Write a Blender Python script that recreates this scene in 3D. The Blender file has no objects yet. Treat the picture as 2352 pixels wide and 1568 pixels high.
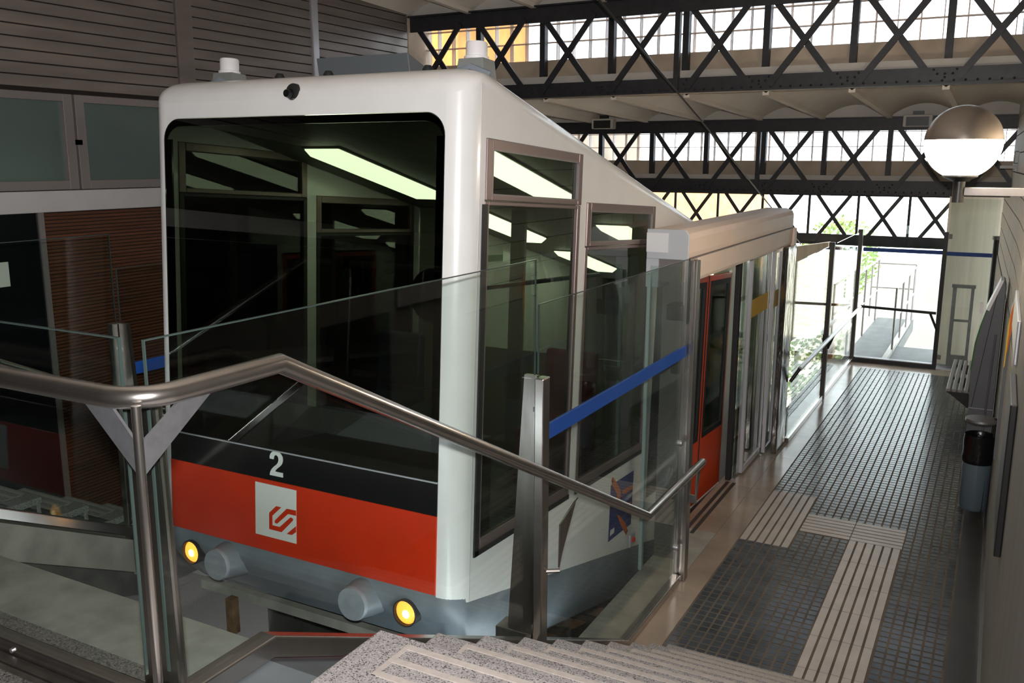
import bpy, math, random
from mathutils import Vector, Matrix
random.seed(7)
SC = bpy.context.scene
COL = SC.collection
PI = math.pi

# ------------------------------------------------------------------ camera
EYE = 3.15                                   # lens height above the lower platform
yaw, pit, rol = math.radians(28.29), math.radians(-11.28), math.radians(0.154)
fw = Vector((-math.sin(yaw)*math.cos(pit), math.cos(yaw)*math.cos(pit), math.sin(pit)))
ri = Vector((math.cos(yaw), math.sin(yaw), 0)); up = ri.cross(fw)
r2 = math.cos(rol)*ri + math.sin(rol)*up; u2 = -math.sin(rol)*ri + math.cos(rol)*up
cd = bpy.data.cameras.new('camera'); cam = bpy.data.objects.new('camera', cd); COL.objects.link(cam)
cam.matrix_world = Matrix(((r2.x, u2.x, -fw.x, 0), (r2.y, u2.y, -fw.y, 0), (r2.z, u2.z, -fw.z, EYE), (0, 0, 0, 1)))
cd.sensor_fit = 'HORIZONTAL'; cd.sensor_width = 36.0; cd.lens = 36.0*2073.7/2352; cd.clip_start = 0.05; cd.clip_end = 500
SC.camera = cam

# ------------------------------------------------------------------ light
SC.view_settings.view_transform = 'Standard'; SC.view_settings.look = 'None'
SC.view_settings.exposure = 0.15; SC.view_settings.gamma = 1.0; SC.view_settings.use_curve_mapping = False
W = bpy.data.worlds.new('sky'); SC.world = W; W.use_nodes = True
bg = W.node_tree.nodes['Background']; bg.inputs[0].default_value = (0.88, 0.94, 1.0, 1); bg.inputs[1].default_value = 5.0
sd = bpy.data.lights.new('sun', 'SUN'); sd.energy = 3.0; sd.angle = math.radians(1.0); sd.color = (1.0, 0.93, 0.82)
so = bpy.data.objects.new('sun', sd); COL.objects.link(so)
so.rotation_euler = Vector((-0.35, 0.62, -0.95)).to_track_quat('-Z', 'Y').to_euler()
fd = bpy.data.lights.new('camera_flash', 'SPOT'); fd.energy = 700; fd.spot_size = math.radians(105); fd.spot_blend = 0.75; fd.shadow_soft_size = 0.03
fd.color = (1.0, 0.97, 0.95)
fo = bpy.data.objects.new('camera_flash', fd); COL.objects.link(fo)
fo.location = Vector((0, 0, EYE)) + u2*0.11 - fw*0.03; fo.rotation_euler = (fw + u2*0.14 - r2*0.14).to_track_quat('-Z', 'Y').to_euler()

# ------------------------------------------------------------------ materials
MATS = {}
def N(nt, t, **k):
    n = nt.nodes.new(t)
    for a, b in k.items(): setattr(n, a, b)
    return n
def mat(name, col, rough=0.5, metal=0.0, noise=0.0, nscale=8.0, bump=0.0, bscale=60.0, emit=None, estr=0.0, coat=0.0, col2=None, stretch=None, spec=None):
    m = bpy.data.materials.new(name); m.use_nodes = True; nt = m.node_tree
    b = nt.nodes['Principled BSDF']
    b.inputs['Roughness'].default_value = rough; b.inputs['Metallic'].default_value = metal
    b.inputs['Base Color'].default_value = (*col, 1)
    if spec is not None: b.inputs['Specular IOR Level'].default_value = spec
    if coat: b.inputs['Coat Weight'].default_value = coat; b.inputs['Coat Roughness'].default_value = 0.08
    if noise or col2 or bump:
        g = N(nt, 'ShaderNodeNewGeometry'); mp = N(nt, 'ShaderNodeMapping')
        nt.links.new(g.outputs['Position'], mp.inputs['Vector'])
        if stretch: mp.inputs['Scale'].default_value = stretch
    if noise or col2:
        t = N(nt, 'ShaderNodeTexNoise'); t.inputs['Scale'].default_value = nscale; t.inputs['Detail'].default_value = 6
        nt.links.new(mp.outputs[0], t.inputs['Vector'])
        r = N(nt, 'ShaderNodeValToRGB'); r.color_ramp.elements[0].position = 0.32; r.color_ramp.elements[1].position = 0.68
        c2 = col2 if col2 else tuple(min(1, c*(1+noise)) for c in col)
        c1 = col if col2 else tuple(c*(1-noise) for c in col)
        r.color_ramp.elements[0].color = (*c1, 1); r.color_ramp.elements[1].color = (*c2, 1)
        nt.links.new(t.outputs['Fac'], r.inputs['Fac']); nt.links.new(r.outputs[0], b.inputs['Base Color'])
    if bump:
        t2 = N(nt, 'ShaderNodeTexNoise'); t2.inputs['Scale'].default_value = bscale; t2.inputs['Detail'].default_value = 4
        nt.links.new(mp.outputs[0], t2.inputs['Vector'])
        bp = N(nt, 'ShaderNodeBump'); bp.inputs['Strength'].default_value = bump; bp.inputs['Distance'].default_value = 0.01
        nt.links.new(t2.outputs['Fac'], bp.inputs['Height']); nt.links.new(bp.outputs[0], b.inputs['Normal'])
    if emit: b.inputs['Emission Color'].default_value = (*emit, 1); b.inputs['Emission Strength'].default_value = estr
    MATS[name] = m; return m
def glass(name, tint, f0=0.045, rough=0.0, haze=0.0, hcol=(0.7, 0.75, 0.72)):
    m = bpy.data.materials.new(name); m.use_nodes = True; nt = m.node_tree; nt.nodes.clear()
    o = N(nt, 'ShaderNodeOutputMaterial'); lw = N(nt, 'ShaderNodeLayerWeight'); lw.inputs[0].default_value = 0.5
    p = N(nt, 'ShaderNodeMath', operation='POWER'); p.inputs[1].default_value = 5.0
    ml = N(nt, 'ShaderNodeMath', operation='MULTIPLY_ADD'); ml.inputs[1].default_value = 1-f0; ml.inputs[2].default_value = f0
    nt.links.new(lw.outputs['Facing'], p.inputs[0]); nt.links.new(p.outputs[0], ml.inputs[0])
    tr = N(nt, 'ShaderNodeBsdfTransparent'); tr.inputs[0].default_value = (*tint, 1)
    gl = N(nt, 'ShaderNodeBsdfGlossy'); gl.inputs['Roughness'].default_value = rough; gl.inputs[0].default_value = (1, 1, 1, 1)
    base = tr.outputs[0]
    if haze:
        df = N(nt, 'ShaderNodeBsdfDiffuse'); df.inputs[0].default_value = (*hcol, 1)
        h = N(nt, 'ShaderNodeMixShader'); h.inputs[0].default_value = haze
        nt.links.new(tr.outputs[0], h.inputs[1]); nt.links.new(df.outputs[0], h.inputs[2]); base = h.outputs[0]
    mx = N(nt, 'ShaderNodeMixShader'); nt.links.new(ml.outputs[0], mx.inputs[0])
    nt.links.new(base, mx.inputs[1]); nt.links.new(gl.outputs[0], mx.inputs[2]); nt.links.new(mx.outputs[0], o.inputs[0])
    MATS[name] = m; return m
def speckle(name, base, dark, light, rough, scale=220):
    m = mat(name, base, rough); nt = m.node_tree; b = nt.nodes['Principled BSDF']
    g = N(nt, 'ShaderNodeNewGeometry'); v = N(nt, 'ShaderNodeTexVoronoi'); v.inputs['Scale'].default_value = scale
    nt.links.new(g.outputs['Position'], v.inputs['Vector'])
    r = N(nt, 'ShaderNodeValToRGB'); r.color_ramp.interpolation = 'CONSTANT'
    e = r.color_ramp.elements; e[0].color = (*dark, 1); e[1].position = 0.16; e[1].color = (*base, 1)
    x = e.new(0.72); x.color = (*light, 1)
    sp = N(nt, 'ShaderNodeSeparateColor'); nt.links.new(v.outputs['Color'], sp.inputs[0]); nt.links.new(sp.outputs[0], r.inputs['Fac'])
    t = N(nt, 'ShaderNodeTexNoise'); t.inputs['Scale'].default_value = 3.0; nt.links.new(g.outputs['Position'], t.inputs['Vector'])
    mr = N(nt, 'ShaderNodeMapRange'); mr.inputs[3].default_value = 0.8; mr.inputs[4].default_value = 1.15; nt.links.new(t.outputs['Fac'], mr.inputs[0])
    mu = N(nt, 'ShaderNodeVectorMath', operation='SCALE'); nt.links.new(r.outputs[0], mu.inputs[0]); nt.links.new(mr.outputs[0], mu.inputs['Scale'])
    nt.links.new(mu.outputs[0], b.inputs['Base Color']); return m

mat('white_paint', (0.78, 0.77, 0.76), 0.28, coat=0.3, noise=0.025, nscale=5)
mat('door_red_lit', (0.74, 0.07, 0.012), 0.35)  # lit copy of the red: light caught by the doors is in the colour
mat('red_paint', (0.60, 0.032, 0.006), 0.30, noise=0.06, nscale=4)
mat('black_gloss', (0.006, 0.007, 0.008), 0.12)
mat('black_rubber', (0.012, 0.012, 0.013), 0.55)
mat('bumper_grey', (0.17, 0.20, 0.23), 0.42, noise=0.12, nscale=6)
mat('buffer_grey', (0.27, 0.30, 0.34), 0.45, noise=0.08, nscale=20)
mat('skirt_grey', (0.10, 0.115, 0.125), 0.5, noise=0.12, nscale=5)
mat('steel', (0.54, 0.50, 0.47), 0.24, 0.98, noise=0.06, nscale=10)
mat('steel_brushed', (0.37, 0.34, 0.315), 0.30, 1.0, noise=0.18, nscale=5, stretch=(3, 3, 0.6))
mat('steel_plate', (0.60, 0.61, 0.66), 0.30, 0.92, noise=0.1, nscale=30)
mat('steel_wavy', (0.34, 0.32, 0.30), 0.12, 1.0, bump=0.9, bscale=5, stretch=(1, 1, 0.45))
mat('aluminium', (0.62, 0.62, 0.66), 0.35, 0.6)
mat('frame_mauve', (0.22, 0.165, 0.155), 0.38, 0.5)
mat('frame_grey', (0.22, 0.19, 0.185), 0.45, 0.3)
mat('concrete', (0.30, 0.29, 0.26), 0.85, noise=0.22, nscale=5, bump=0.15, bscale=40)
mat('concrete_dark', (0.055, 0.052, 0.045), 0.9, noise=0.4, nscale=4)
speckle('granite_step', (0.27, 0.25, 0.246), (0.08, 0.072, 0.072), (0.36, 0.335, 0.33), 0.6, 260)
speckle('granite_dark', (0.10, 0.092, 0.085), (0.03, 0.03, 0.03), (0.17, 0.155, 0.14), 0.55, 240)
mat('inlay', (0.38, 0.335, 0.305), 0.7, noise=0.08, nscale=40)
mat('mosaic', (0.055, 0.064, 0.078), 0.22, noise=0.35, nscale=7)
mat('grout', (0.13, 0.105, 0.083), 0.85, noise=0.25, nscale=3)
mat('tactile', (0.50, 0.45, 0.425), 0.42, noise=0.08, nscale=6)
mat('border_stone', (0.33, 0.26, 0.205), 0.18, noise=0.2, nscale=2.2)
mat('border_dark', (0.045, 0.038, 0.034), 0.32, noise=0.2, nscale=5)
mat('groove', (0.05, 0.04, 0.035), 0.8)
mat('truss_iron', (0.018, 0.018, 0.021), 0.5, noise=0.3, nscale=15)
mat('plaster', (0.56, 0.46, 0.36), 0.9, col2=(0.40, 0.32, 0.24), nscale=3.2)
mat('ledge_plaster', (0.50, 0.47, 0.43), 0.9, noise=0.08, nscale=3)
mat('vault', (0.74, 0.67, 0.58), 0.85, noise=0.05, nscale=2)
mat('board', (0.21, 0.178, 0.16), 0.36, 0.35, noise=0.16, nscale=5, stretch=(1, 0.3, 2))
mat('lintel', (0.44, 0.415, 0.41), 0.6, noise=0.04, nscale=4)
mat('slat_wood', (0.085, 0.026, 0.010), 0.5, noise=0.35, nscale=3, stretch=(1, 0.6, 14))
mat('slat_gap', (0.012, 0.006, 0.004), 0.8)
mat('frosted', (0.085, 0.115, 0.105), 0.30, noise=0.04, nscale=3)
mat('paper', (0.55, 0.56, 0.50), 0.8)
mat('blue_tape', (0.012, 0.075, 0.36), 0.5)
mat('blue_print', (0.014, 0.035, 0.17), 0.5)
mat('orange_print', (0.52, 0.12, 0.012), 0.5)
mat('white_print', (0.70, 0.71, 0.68), 0.5)
mat('yellow_print', (0.65, 0.40, 0.02), 0.5)
mat('header_paint', (0.84, 0.67, 0.56), 0.45, noise=0.03, nscale=3)
mat('end_cap', (0.55, 0.56, 0.60), 0.45)
mat('block_paint', (0.62, 0.58, 0.50), 0.6, noise=0.08, nscale=4)
mat('block_joint', (0.04, 0.035, 0.03), 0.9)
mat('wall_panel', (0.30, 0.285, 0.265), 0.55, noise=0.07, nscale=2, stretch=(3, 3, 0.3))
mat('cream_panel', (0.66, 0.58, 0.45), 0.7, noise=0.10, nscale=4, stretch=(4, 4, 0.25))
mat('totem_grey', (0.12, 0.125, 0.14), 0.38, noise=0.05, nscale=6)
mat('totem_white', (0.85, 0.84, 0.86), 0.35)
mat('totem_green', (0.02, 0.13, 0.012), 0.4)
mat('bin_grey', (0.11, 0.15, 0.185), 0.33)
mat('bag', (0.006, 0.006, 0.007), 0.22, bump=0.8, bscale=12)
mat('lid', (0.36, 0.36, 0.37), 0.35, 0.8)
mat('bench_slat', (0.34, 0.31, 0.31), 0.45)
mat('black_metal', (0.015, 0.014, 0.014), 0.4)
mat('galvanised', (0.24, 0.225, 0.22), 0.5, 0.5, noise=0.1, nscale=9)
mat('globe_cap', (0.36, 0.31, 0.27), 0.30, 0.7)
mat('globe_glass', (0.95, 0.95, 0.95), 0.3, emit=(1.0, 0.86, 0.68), estr=38.0)
mat('tube_light', (0.9, 0.95, 0.85), 0.4, emit=(0.88, 1.0, 0.68), estr=8.5)
mat('headlight', (0.9, 0.5, 0.1), 0.2, emit=(1.0, 0.36, 0.035), estr=1.7)
mat('headlight_core', (1, 0.8, 0.4), 0.2, emit=(1.0, 0.70, 0.28), estr=4.0)
mat('interior_cream', (0.24, 0.235, 0.19), 0.6)
mat('interior_dark', (0.035, 0.036, 0.035), 0.6)
mat('seat_blue', (0.03, 0.04, 0.07), 0.7)
mat('seat_red', (0.20, 0.02, 0.015), 0.7)
mat('antenna_white', (0.82, 0.80, 0.82), 0.35)
mat('bracket_grey', (0.30, 0.32, 0.31), 0.5, 0.4)
mat('roof_unit', (0.10, 0.115, 0.125), 0.55)
mat('cable_grey', (0.20, 0.23, 0.27), 0.5)
mat('post_dark_reflect', (0.09, 0.08, 0.072), 0.35, 0.6)  # steel posts, with the dark they reflect put into the base colour
mat('rust', (0.16, 0.09, 0.045), 0.85, noise=0.4, nscale=12)
mat('rail_steel', (0.12, 0.10, 0.085), 0.5, 0.7, noise=0.2, nscale=10)
mat('leaf', (0.10, 0.19, 0.035), 0.6, col2=(0.26, 0.34, 0.09), nscale=6)
mat('bark', (0.10, 0.07, 0.045), 0.9, noise=0.3, nscale=12)
mat('pale_wall', (0.34, 0.325, 0.30), 0.9, noise=0.1, nscale=1.2)
mat('orange_wall', (0.72, 0.36, 0.15), 0.9, noise=0.18, nscale=3)
mat('orange_brick', (0.80, 0.27, 0.055), 0.9, noise=0.25, nscale=3)
mat('earth', (0.42, 0.38, 0.30), 0.95, noise=0.2, nscale=1.0)
mat('walkway', (0.08, 0.08, 0.082), 0.75, noise=0.15, nscale=4)
mat('roofing', (0.35, 0.30, 0.26), 0.9)
mat('block_frame', (0.70, 0.50, 0.38), 0.8)
glass('glass_clear', (0.92, 0.955, 0.94), 0.026)
glass('glass_tint', (0.40, 0.43, 0.40), 0.045)
glass('glass_windscreen', (0.335, 0.355, 0.33), 0.05)
glass('glass_door', (0.62, 0.66, 0.62), 0.06)
glass('glass_block', (0.90, 0.93, 0.95), 0.05, 0.15, haze=0.12, hcol=(0.85, 0.85, 0.82))
mat('glass_edge', (0.035, 0.052, 0.048), 0.2)
mat('pale_trim', (0.40, 0.50, 0.49), 0.35)

# ------------------------------------------------------------------ mesh helpers
class MB:
    def __init__(s): s.v = []; s.f = []
    def add(s, vs, fs):
        o = len(s.v); s.v += [tuple(p) for p in vs]; s.f += [tuple(i+o for i in f) for f in fs]; return s
    def box(s, x0, x1, y0, y1, z0, z1):
        if x0 > x1: x0, x1 = x1, x0
        return s.add([(x0,y0,z0),(x1,y0,z0),(x1,y1,z0),(x0,y1,z0),(x0,y0,z1),(x1,y0,z1),(x1,y1,z1),(x0,y1,z1)],
                     [(0,3,2,1),(4,5,6,7),(0,1,5,4),(1,2,6,5),(2,3,7,6),(3,0,4,7)])
    def hexa(s, p8): return s.add(p8, [(0,3,2,1),(4,5,6,7),(0,1,5,4),(1,2,6,5),(2,3,7,6),(3,0,4,7)])
    def prism(s, poly, fn, a, b):
        n = len(poly); vs = [fn(p[0], p[1], a) for p in poly] + [fn(p[0], p[1], b) for p in poly]
        fs = [tuple(range(n))[::-1], tuple(range(n, 2*n))] + [(i, (i+1) % n, n+(i+1) % n, n+i) for i in range(n)]
        return s.add(vs, fs)
    def beam(s, p, q, w, h, upv=(0, 0, 1)):
        p, q = Vector(p), Vector(q); d = (q-p).normalized(); u = Vector(upv); sd = d.cross(u)
        if sd.length < 1e-4: sd = d.cross(Vector((1, 0, 0)))
        sd.normalize(); u = sd.cross(d); a = sd*w/2; b = u*h/2
        return s.hexa([p-a-b, p+a-b, q+a-b, q-a-b, p-a+b, p+a+b, q+a+b, q-a+b])
    def tube(s, pts, r, n=12, cap=True):
        P = [Vector(p) for p in pts]; m = len(P); rings = []; ref = None
        for i in range(m):
            t0 = (P[i]-P[i-1]).normalized() if i > 0 else (P[1]-P[0]).normalized()
            t1 = (P[i+1]-P[i]).normalized() if i < m-1 else t0
            t = (t0+t1).normalized()
            if ref is None:
                ref = t.cross(Vector((0, 0, 1)));
                if ref.length < 1e-3: ref = t.cross(Vector((1, 0, 0)))
                ref.normalize()
            a = (ref - t*ref.dot(t)).normalized(); b = t.cross(a); ref = a
            k = 1/max(0.35, math.sqrt(max(1e-6, (1+t0.dot(t1))/2)))
            bis = (t1-t0); bl = bis.length
            ring = []
            for j in range(n):
                ang = 2*PI*j/n; o = a*math.cos(ang)*r + b*math.sin(ang)*r
                if bl > 1e-4:
                    bn = bis/bl; c = o.dot(bn); o = o + bn*c*(k-1)
                ring.append(P[i]+o)
            rings.append(ring)
        vs = [p for r_ in rings for p in r_]; fs = []
        for i in range(m-1):
            for j in range(n): fs.append((i*n+j, i*n+(j+1) % n, (i+1)*n+(j+1) % n, (i+1)*n+j))
        if cap: fs += [tuple(range(n))[::-1], tuple(range((m-1)*n, m*n))]
        return s.add(vs, fs)
    def lathe(s, prof, c, axis='Z', n=24, cap=True):
        vs = []; m = len(prof)
        for (r, h) in prof:
            for j in range(n):
                a = 2*PI*j/n; x, y = r*math.cos(a), r*math.sin(a)
                vs.append((c[0]+x, c[1]+y, c[2]+h) if axis == 'Z' else (c[0]+x, c[1]+h, c[2]+y) if axis == 'Y' else (c[0]+h, c[1]+x, c[2]+y))
        fs = [(i*n+j, i*n+(j+1) % n, (i+1)*n+(j+1) % n, (i+1)*n+j) for i in range(m-1) for j in range(n)]
        if cap: fs += [tuple(range(n))[::-1], tuple(range((m-1)*n, m*n))]
        return s.add(vs, fs)
    def mesh(s, name):
        m = bpy.data.meshes.new(name); m.from_pydata(s.v, [], s.f); m.validate(); m.update(); return m
    def build(s, name, ma, parent=None, smooth=False, bevel=0.0, label=None, kind=None, rel=True):
        m = s.mesh(name); m.materials.append(MATS[ma])
        import bmesh
        b = bmesh.new(); b.from_mesh(m); bmesh.ops.recalc_face_normals(b, faces=b.faces); b.to_mesh(m); b.free()
        if smooth:
            for p in m.polygons: p.use_smooth = True
            m.set_sharp_from_angle(angle=math.radians(40))
        o = bpy.data.objects.new(name, m); COL.objects.link(o)
        if parent is not None:
            o.parent = parent
            if rel: o.location = -wloc(parent)
        if bevel:
            md = o.modifiers.new('bevel', 'BEVEL'); md.width = bevel; md.segments = 2; md.limit_method = 'ANGLE'
        if label: o['label'] = label
        if kind: o['kind'] = kind
        return o
def wloc(o):
    l = Vector(o.location)
    while o.parent: o = o.parent; l += Vector(o.location)
    return l
def thing(name, loc, label, cat, group=None, kind=None):
    o = bpy.data.objects.new(name, None); COL.objects.link(o); o.location = loc; o.empty_display_size = 0.2
    tag(o, label, cat, group, kind); return o
def tag(o, label=None, cat=None, group=None, kind=None):
    if label: o['label'] = label
    if cat: o['category'] = cat
    if group: o['group'] = group
    if kind: o['kind'] = kind
    return o
def inst(src, parent, loc, name=None):
    c = src.copy(); COL.objects.link(c); c.parent = parent; c.location = loc; return c
def B(*a): return MB().box(*a)
MX = lambda x: -6.88 - x                     # mirror across the track

# =================================================================== STRUCTURE
# ---- walls
def xw(Y):
    return 0.17 if Y <= 7 else (0.17-0.02*(Y-7)/2 if Y <= 9 else 0.15-0.15*(Y-9)/6.2)
wr = MB()
ys = [1.9, 7, 9, 15.2]
for a, b in zip(ys[:-1], ys[1:]):
    wr.hexa([(xw(a),a,-1),(xw(a)+0.5,a,-1),(xw(b)+0.5,b,-1),(xw(b),b,-1),(xw(a),a,5.3),(xw(a)+0.5,a,5.3),(xw(b)+0.5,b,5.3),(xw(b),b,5.3)])
WR = wr.build('wall_right', 'block_joint'); tag(WR, 'painted block side wall on the right of the platform', 'wall', kind='structure')
# painted blocks
bm_ = B(-0.012, 0.0, 0.006, 0.394, 0.006, 0.194).mesh('wall_block'); bm_.materials.append(MATS['block_paint'])
first = None
for r in range(11):
    z = 1.85+0.2*r; off = 0.2 if r % 2 else 0.0
    y = 5.4+off
    while y < 14.8:
        o = bpy.data.objects.new('wall_block', bm_); COL.objects.link(o); o.parent = WR
        o.location = (xw(y), y, z); o.rotation_euler = (0, 0, -math.atan2(xw(y+0.4)-xw(y), 0.4)); y += 0.4
    if r == 0: pass
# lower cladding panels
for i, (a, b) in enumerate(((1.9, 4.2), (4.2, 6.6), (6.6, 9.0), (9.0, 11.4), (11.4, 13.2), (13.2, 15.2))):
    z1 = 4.9 if b < 5 else (1.84 if a > 6 else 2.6)
    MB().hexa([(xw(a)-0.02,a+.004,0.07),(xw(a),a+.004,0.07),(xw(b),b-.004,0.07),(xw(b)-0.02,b-.004,0.07),(xw(a)-0.02,a+.004,z1),(xw(a),a+.004,z1),(xw(b),b-.004,z1),(xw(b)-0.02,b-.004,z1)]).build('wall_panel', 'wall_panel', WR, bevel=0.004)
MB().hexa([(0.135,5.1,0),(0.17,5.1,0),(0.15,9.2,0),(0.11,9.2,0),(0.135,5.1,0.07),(0.17,5.1,0.07),(0.15,9.2,0.07),(0.11,9.2,0.07)]).build('skirting', 'steel', WR)
w2 = B(0.17, 1.5, 1.4, 1.9, 1.2, 5.3).build('wall_return', 'wall_panel'); tag(w2, 'wall return beside the top of the stairs', 'wall', kind='structure')
bk = B(-6.5, 1.7, -3.3, -3.0, 1.2, 5.6).build('wall_back_unseen', 'wall_panel'); tag(bk, 'unseen plain wall added behind the upper landing to keep the station dark', 'wall', kind='structure')  # unseen wall, added to keep light from entering behind the landing
sr = B(1.5, 1.8, -3.0, 1.9, 1.2, 5.6).build('wall_side', 'wall_panel'); tag(sr, 'plain side wall of the upper landing', 'wall', kind='structure')

XL = -6.03
WL = B(XL-0.3, XL-0.012, -3.0, 9.05, -4.0, 5.3).box(XL-0.3, XL-0.012, 9.05, 16.2, -4.0, 3.9).build('wall_left', 'slat_gap'); tag(WL, 'left station wall clad in dark horizontal boards above and wooden slats below', 'wall', kind='structure')
# upper boards
segs = [(-3.0, 5.44), (5.60, 7.10), (7.18, 8.72)]
for (a, b) in segs:
    k = 0
    for r in range(17):
        z0 = 3.645+0.083*r
        if z0 > 4.95: break
        B(XL-0.012, XL+0.008, a+0.006, b-0.006, z0+0.004, z0+0.079).build('cladding_board', 'board', WL, bevel=0.003)
B(XL-0.012, XL+0.03, 5.44, 5.60, 3.62, 5.0).build('cladding_pillar', 'board', WL, bevel=0.004)
B(XL-0.012, XL+0.03, 7.10, 7.18, 3.62, 5.0).build('cladding_pillar', 'aluminium', WL, bevel=0.004)
B(XL-0.012, XL+0.015, 8.72, 9.2, 3.2, 5.0).build('wall_end', 'plaster', WL)
B(XL-0.012, XL+0.05, -3.0, 9.0, 2.785, 2.935).build('lintel', 'lintel', WL, bevel=0.005)
B(XL-0.012, XL+0.012, 9.0, 16.2, -4.0, 3.9).build('plaster_wall', 'plaster', WL)
# slats of the lower wall (finer than can be told apart): one part
sl = MB(); z = 0.0
while z < 2.77:
    sl.box(XL-0.012, XL+0.012, 4.12, 9.0, z, z+0.019); z += 0.026
sl.build('wooden_slats', 'slat_wood', WL, kind='stuff')
B(XL-0.012, XL+0.004, -3.0, 4.12, -0.5, 2.785).build('black_panel', 'black_gloss', WL)
B(XL-0.012, XL+0.02, 4.085, 4.125, 0.0, 2.785).build('door_frame', 'frame_grey', WL)
# frosted windows in the left wall
for n, (a, b) in enumerate(((None, None), (2.82, 4.415), (4.435, 6.03), (6.05, 7.64), (7.66, 8.7))):
    if a is None: continue
    w = thing('window_%d' % (n+2), (XL, a, 2.94), ['frosted window pane hidden far left above the lintel', 'frosted greenish window at the left picture edge below the boards', 'frosted greenish window just left of the white car front', 'frosted window behind the white car roof', 'frosted window at the far end of the boarded wall'][n], 'window', kind='structure')
    f = MB(); x0, x1 = XL-0.012, XL+0.045; t = 0.075
    f.box(x0, x1, a, a+t, 2.94, 3.615); f.box(x0, x1, b-t, b, 2.94, 3.615); f.box(x0, x1, a+t, b-t, 2.94, 2.94+0.065); f.box(x0, x1, a+t, b-t, 3.615-0.055, 3.615)
    f.build('window_frame', 'frame_grey', w, bevel=0.004)
    B(XL-0.012, XL+0.012, a+t, b-t, 3.005, 3.56).build('pane', 'frosted', w)
    if n in (1, 2): B(XL+0.045, XL+0.06, (b if n == 1 else a)-0.035, (b if n == 1 else a)+0.045, 3.26, 3.295).build('window_catch', 'frame_grey', w)
nt_ = B(XL+0.004, XL+0.012, 3.55, 3.83, 2.29, 2.46).build('paper_notice', 'paper'); tag(nt_, 'small pale paper notice on the dark panel at the left picture edge', 'notice')

# ---- ceiling bays with shallow brick vaults
NODES = [-2.895+0.784*n for n in range(-4, 6)]
CE = thing('ceiling', (0, 0, 3.7), 'cream ceiling of shallow vaults between ribs, stepped down between the girders', 'ceiling', kind='structure')
def bay(y0, z0, y1, z1, xr):
    nd = [x for x in NODES if x < xr] + [xr]
    nd[0] = XL-0.02
    for a, b in zip(nd[:-1], nd[1:]):
        m = MB(); vs = []; S = 10; w = 0.784
        for i in range(S+1):
            x = a+(b-a)*i/S; u = (x-a)/w; d = 0.15*(1-(2*u-1)**2)
            for (y, z) in ((y0, z0), (y1, z1)): vs.append((x, y, z+d))
        t = len(vs)
        vs += [(v[0], v[1], v[2]+0.06) for v in vs]
        fs = []
        for i in range(S):
            p = 2*i; fs += [(p, p+1, p+3, p+2), (t+p, t+p+2, t+p+3, t+p+1)]
            fs += [(p, p+2, t+p+2, t+p), (p+1, t+p+1, t+p+3, p+3)]
        m.add(vs, fs); m.build('vault', 'vault', CE, smooth=True)
    for x in nd[1:-1]:
        MB().hexa([(x-.03,y0,z0-.02),(x+.03,y0,z0-.02),(x+.03,y1,z1-.02),(x-.03,y1,z1-.02),(x-.03,y0,z0+.06),(x+.03,y0,z0+.06),(x+.03,y1,z1+.06),(x-.03,y1,z1+.06)]).build('rib', 'vault', CE)
    MB().hexa([(XL-.3,y0,z0+.25),(xr+.6,y0,z0+.25),(xr+.6,y1,z1+.25),(XL-.3,y1,z1+.25),(XL-.3,y0,z0+.35),(xr+.6,y0,z0+.35),(xr+.6,y1,z1+.35),(XL-.3,y1,z1+.35)]).build('roof_slab', 'roofing', CE)
for (y, z0, z1) in ((8.795, 4.70, 5.1), (12.235, 3.70, 4.05), (16.02, 2.66, 3.0)): B(XL, 0.62, y, y+0.03, z0, z1).build('spandrel_wall', 'ledge_plaster', CE)
bay(-3.0, 5.14, 8.79, 4.72, 1.6)
bay(9.05, 3.80, 12.22, 3.70, 0.62)
bay(12.55, 2.76, 16.0, 2.66, 0.62)

# ---- girders
def rivets(m, x0, x1, y, z, step=0.09, r=0.011):
    x = x0
    while x < x1:
        m.lathe([(r, 0), (r*0.75, -0.007), (0.002, -0.010)], (x, y, z), 'Y', 6, cap=False); x += step
def truss(y, zb0, zb1, zt0, zt1, label, rv=True, mid=True):
    t = thing('lattice_girder', (-2.9, y, zb0), label, 'girder', 'riveted roof girders across the station')
    xl, xr = XL+0.02, (xw(y)-0.005 if y < 15 else 0.45)
    m = B(xl, xr, y-0.012, y+0.012, zb0, zb1); m.box(xl, xr, y-0.07, y-0.012, zb0, zb0+0.016); m.box(xl, xr, y+0.012, y+0.07, zb0, zb0+0.016)
    bc = m.build('bottom_chord', 'truss_iron', t)
    m = B(xl, xr, y-0.012, y+0.012, zt0, zt1); m.box(xl, xr, y-0.07, y-0.012, zt1-0.016, zt1); m.box(xl, xr, y+0.012, y+0.07, zt1-0.016, zt1)
    m.build('top_chord', 'truss_iron', t)
    if rv:
        m = MB(); rivets(m, xl+0.05, xr, y-0.012, zb0+0.035)
        for x in NODES:
            for dx, dz in ((-.06, .09), (0, .09), (.06, .09), (-.09, .125), (.09, .125), (0, .06)): m.lathe([(.011, 0), (.008, -.007), (.002, -.01)], (x+dx, y-.012, zb0+dz), 'Y', 6, cap=False)
        m.build('rivets', 'truss_iron', bc, kind='stuff')
    for a, b in zip(NODES[:-1], NODES[1:]):
        if a > 0.1: continue
        g = 0.10
        MB().beam((a+g, y-0.022, zb0+0.05), (b-g, y-0.022, zt0+0.05), 0.018, 0.058, (0, 0, 1)).build('diagonal', 'truss_iron', t)
        MB().beam((a+g, y+0.022, zt0+0.05), (b-g, y+0.022, zb0+0.05), 0.018, 0.058, (0, 0, 1)).build('diagonal', 'truss_iron', t)
    if mid: B(-2.935, -2.885, y-0.03, y+0.03, zb0+0.03, zt0+0.02).build('upright', 'truss_iron', t)
    return t
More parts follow.
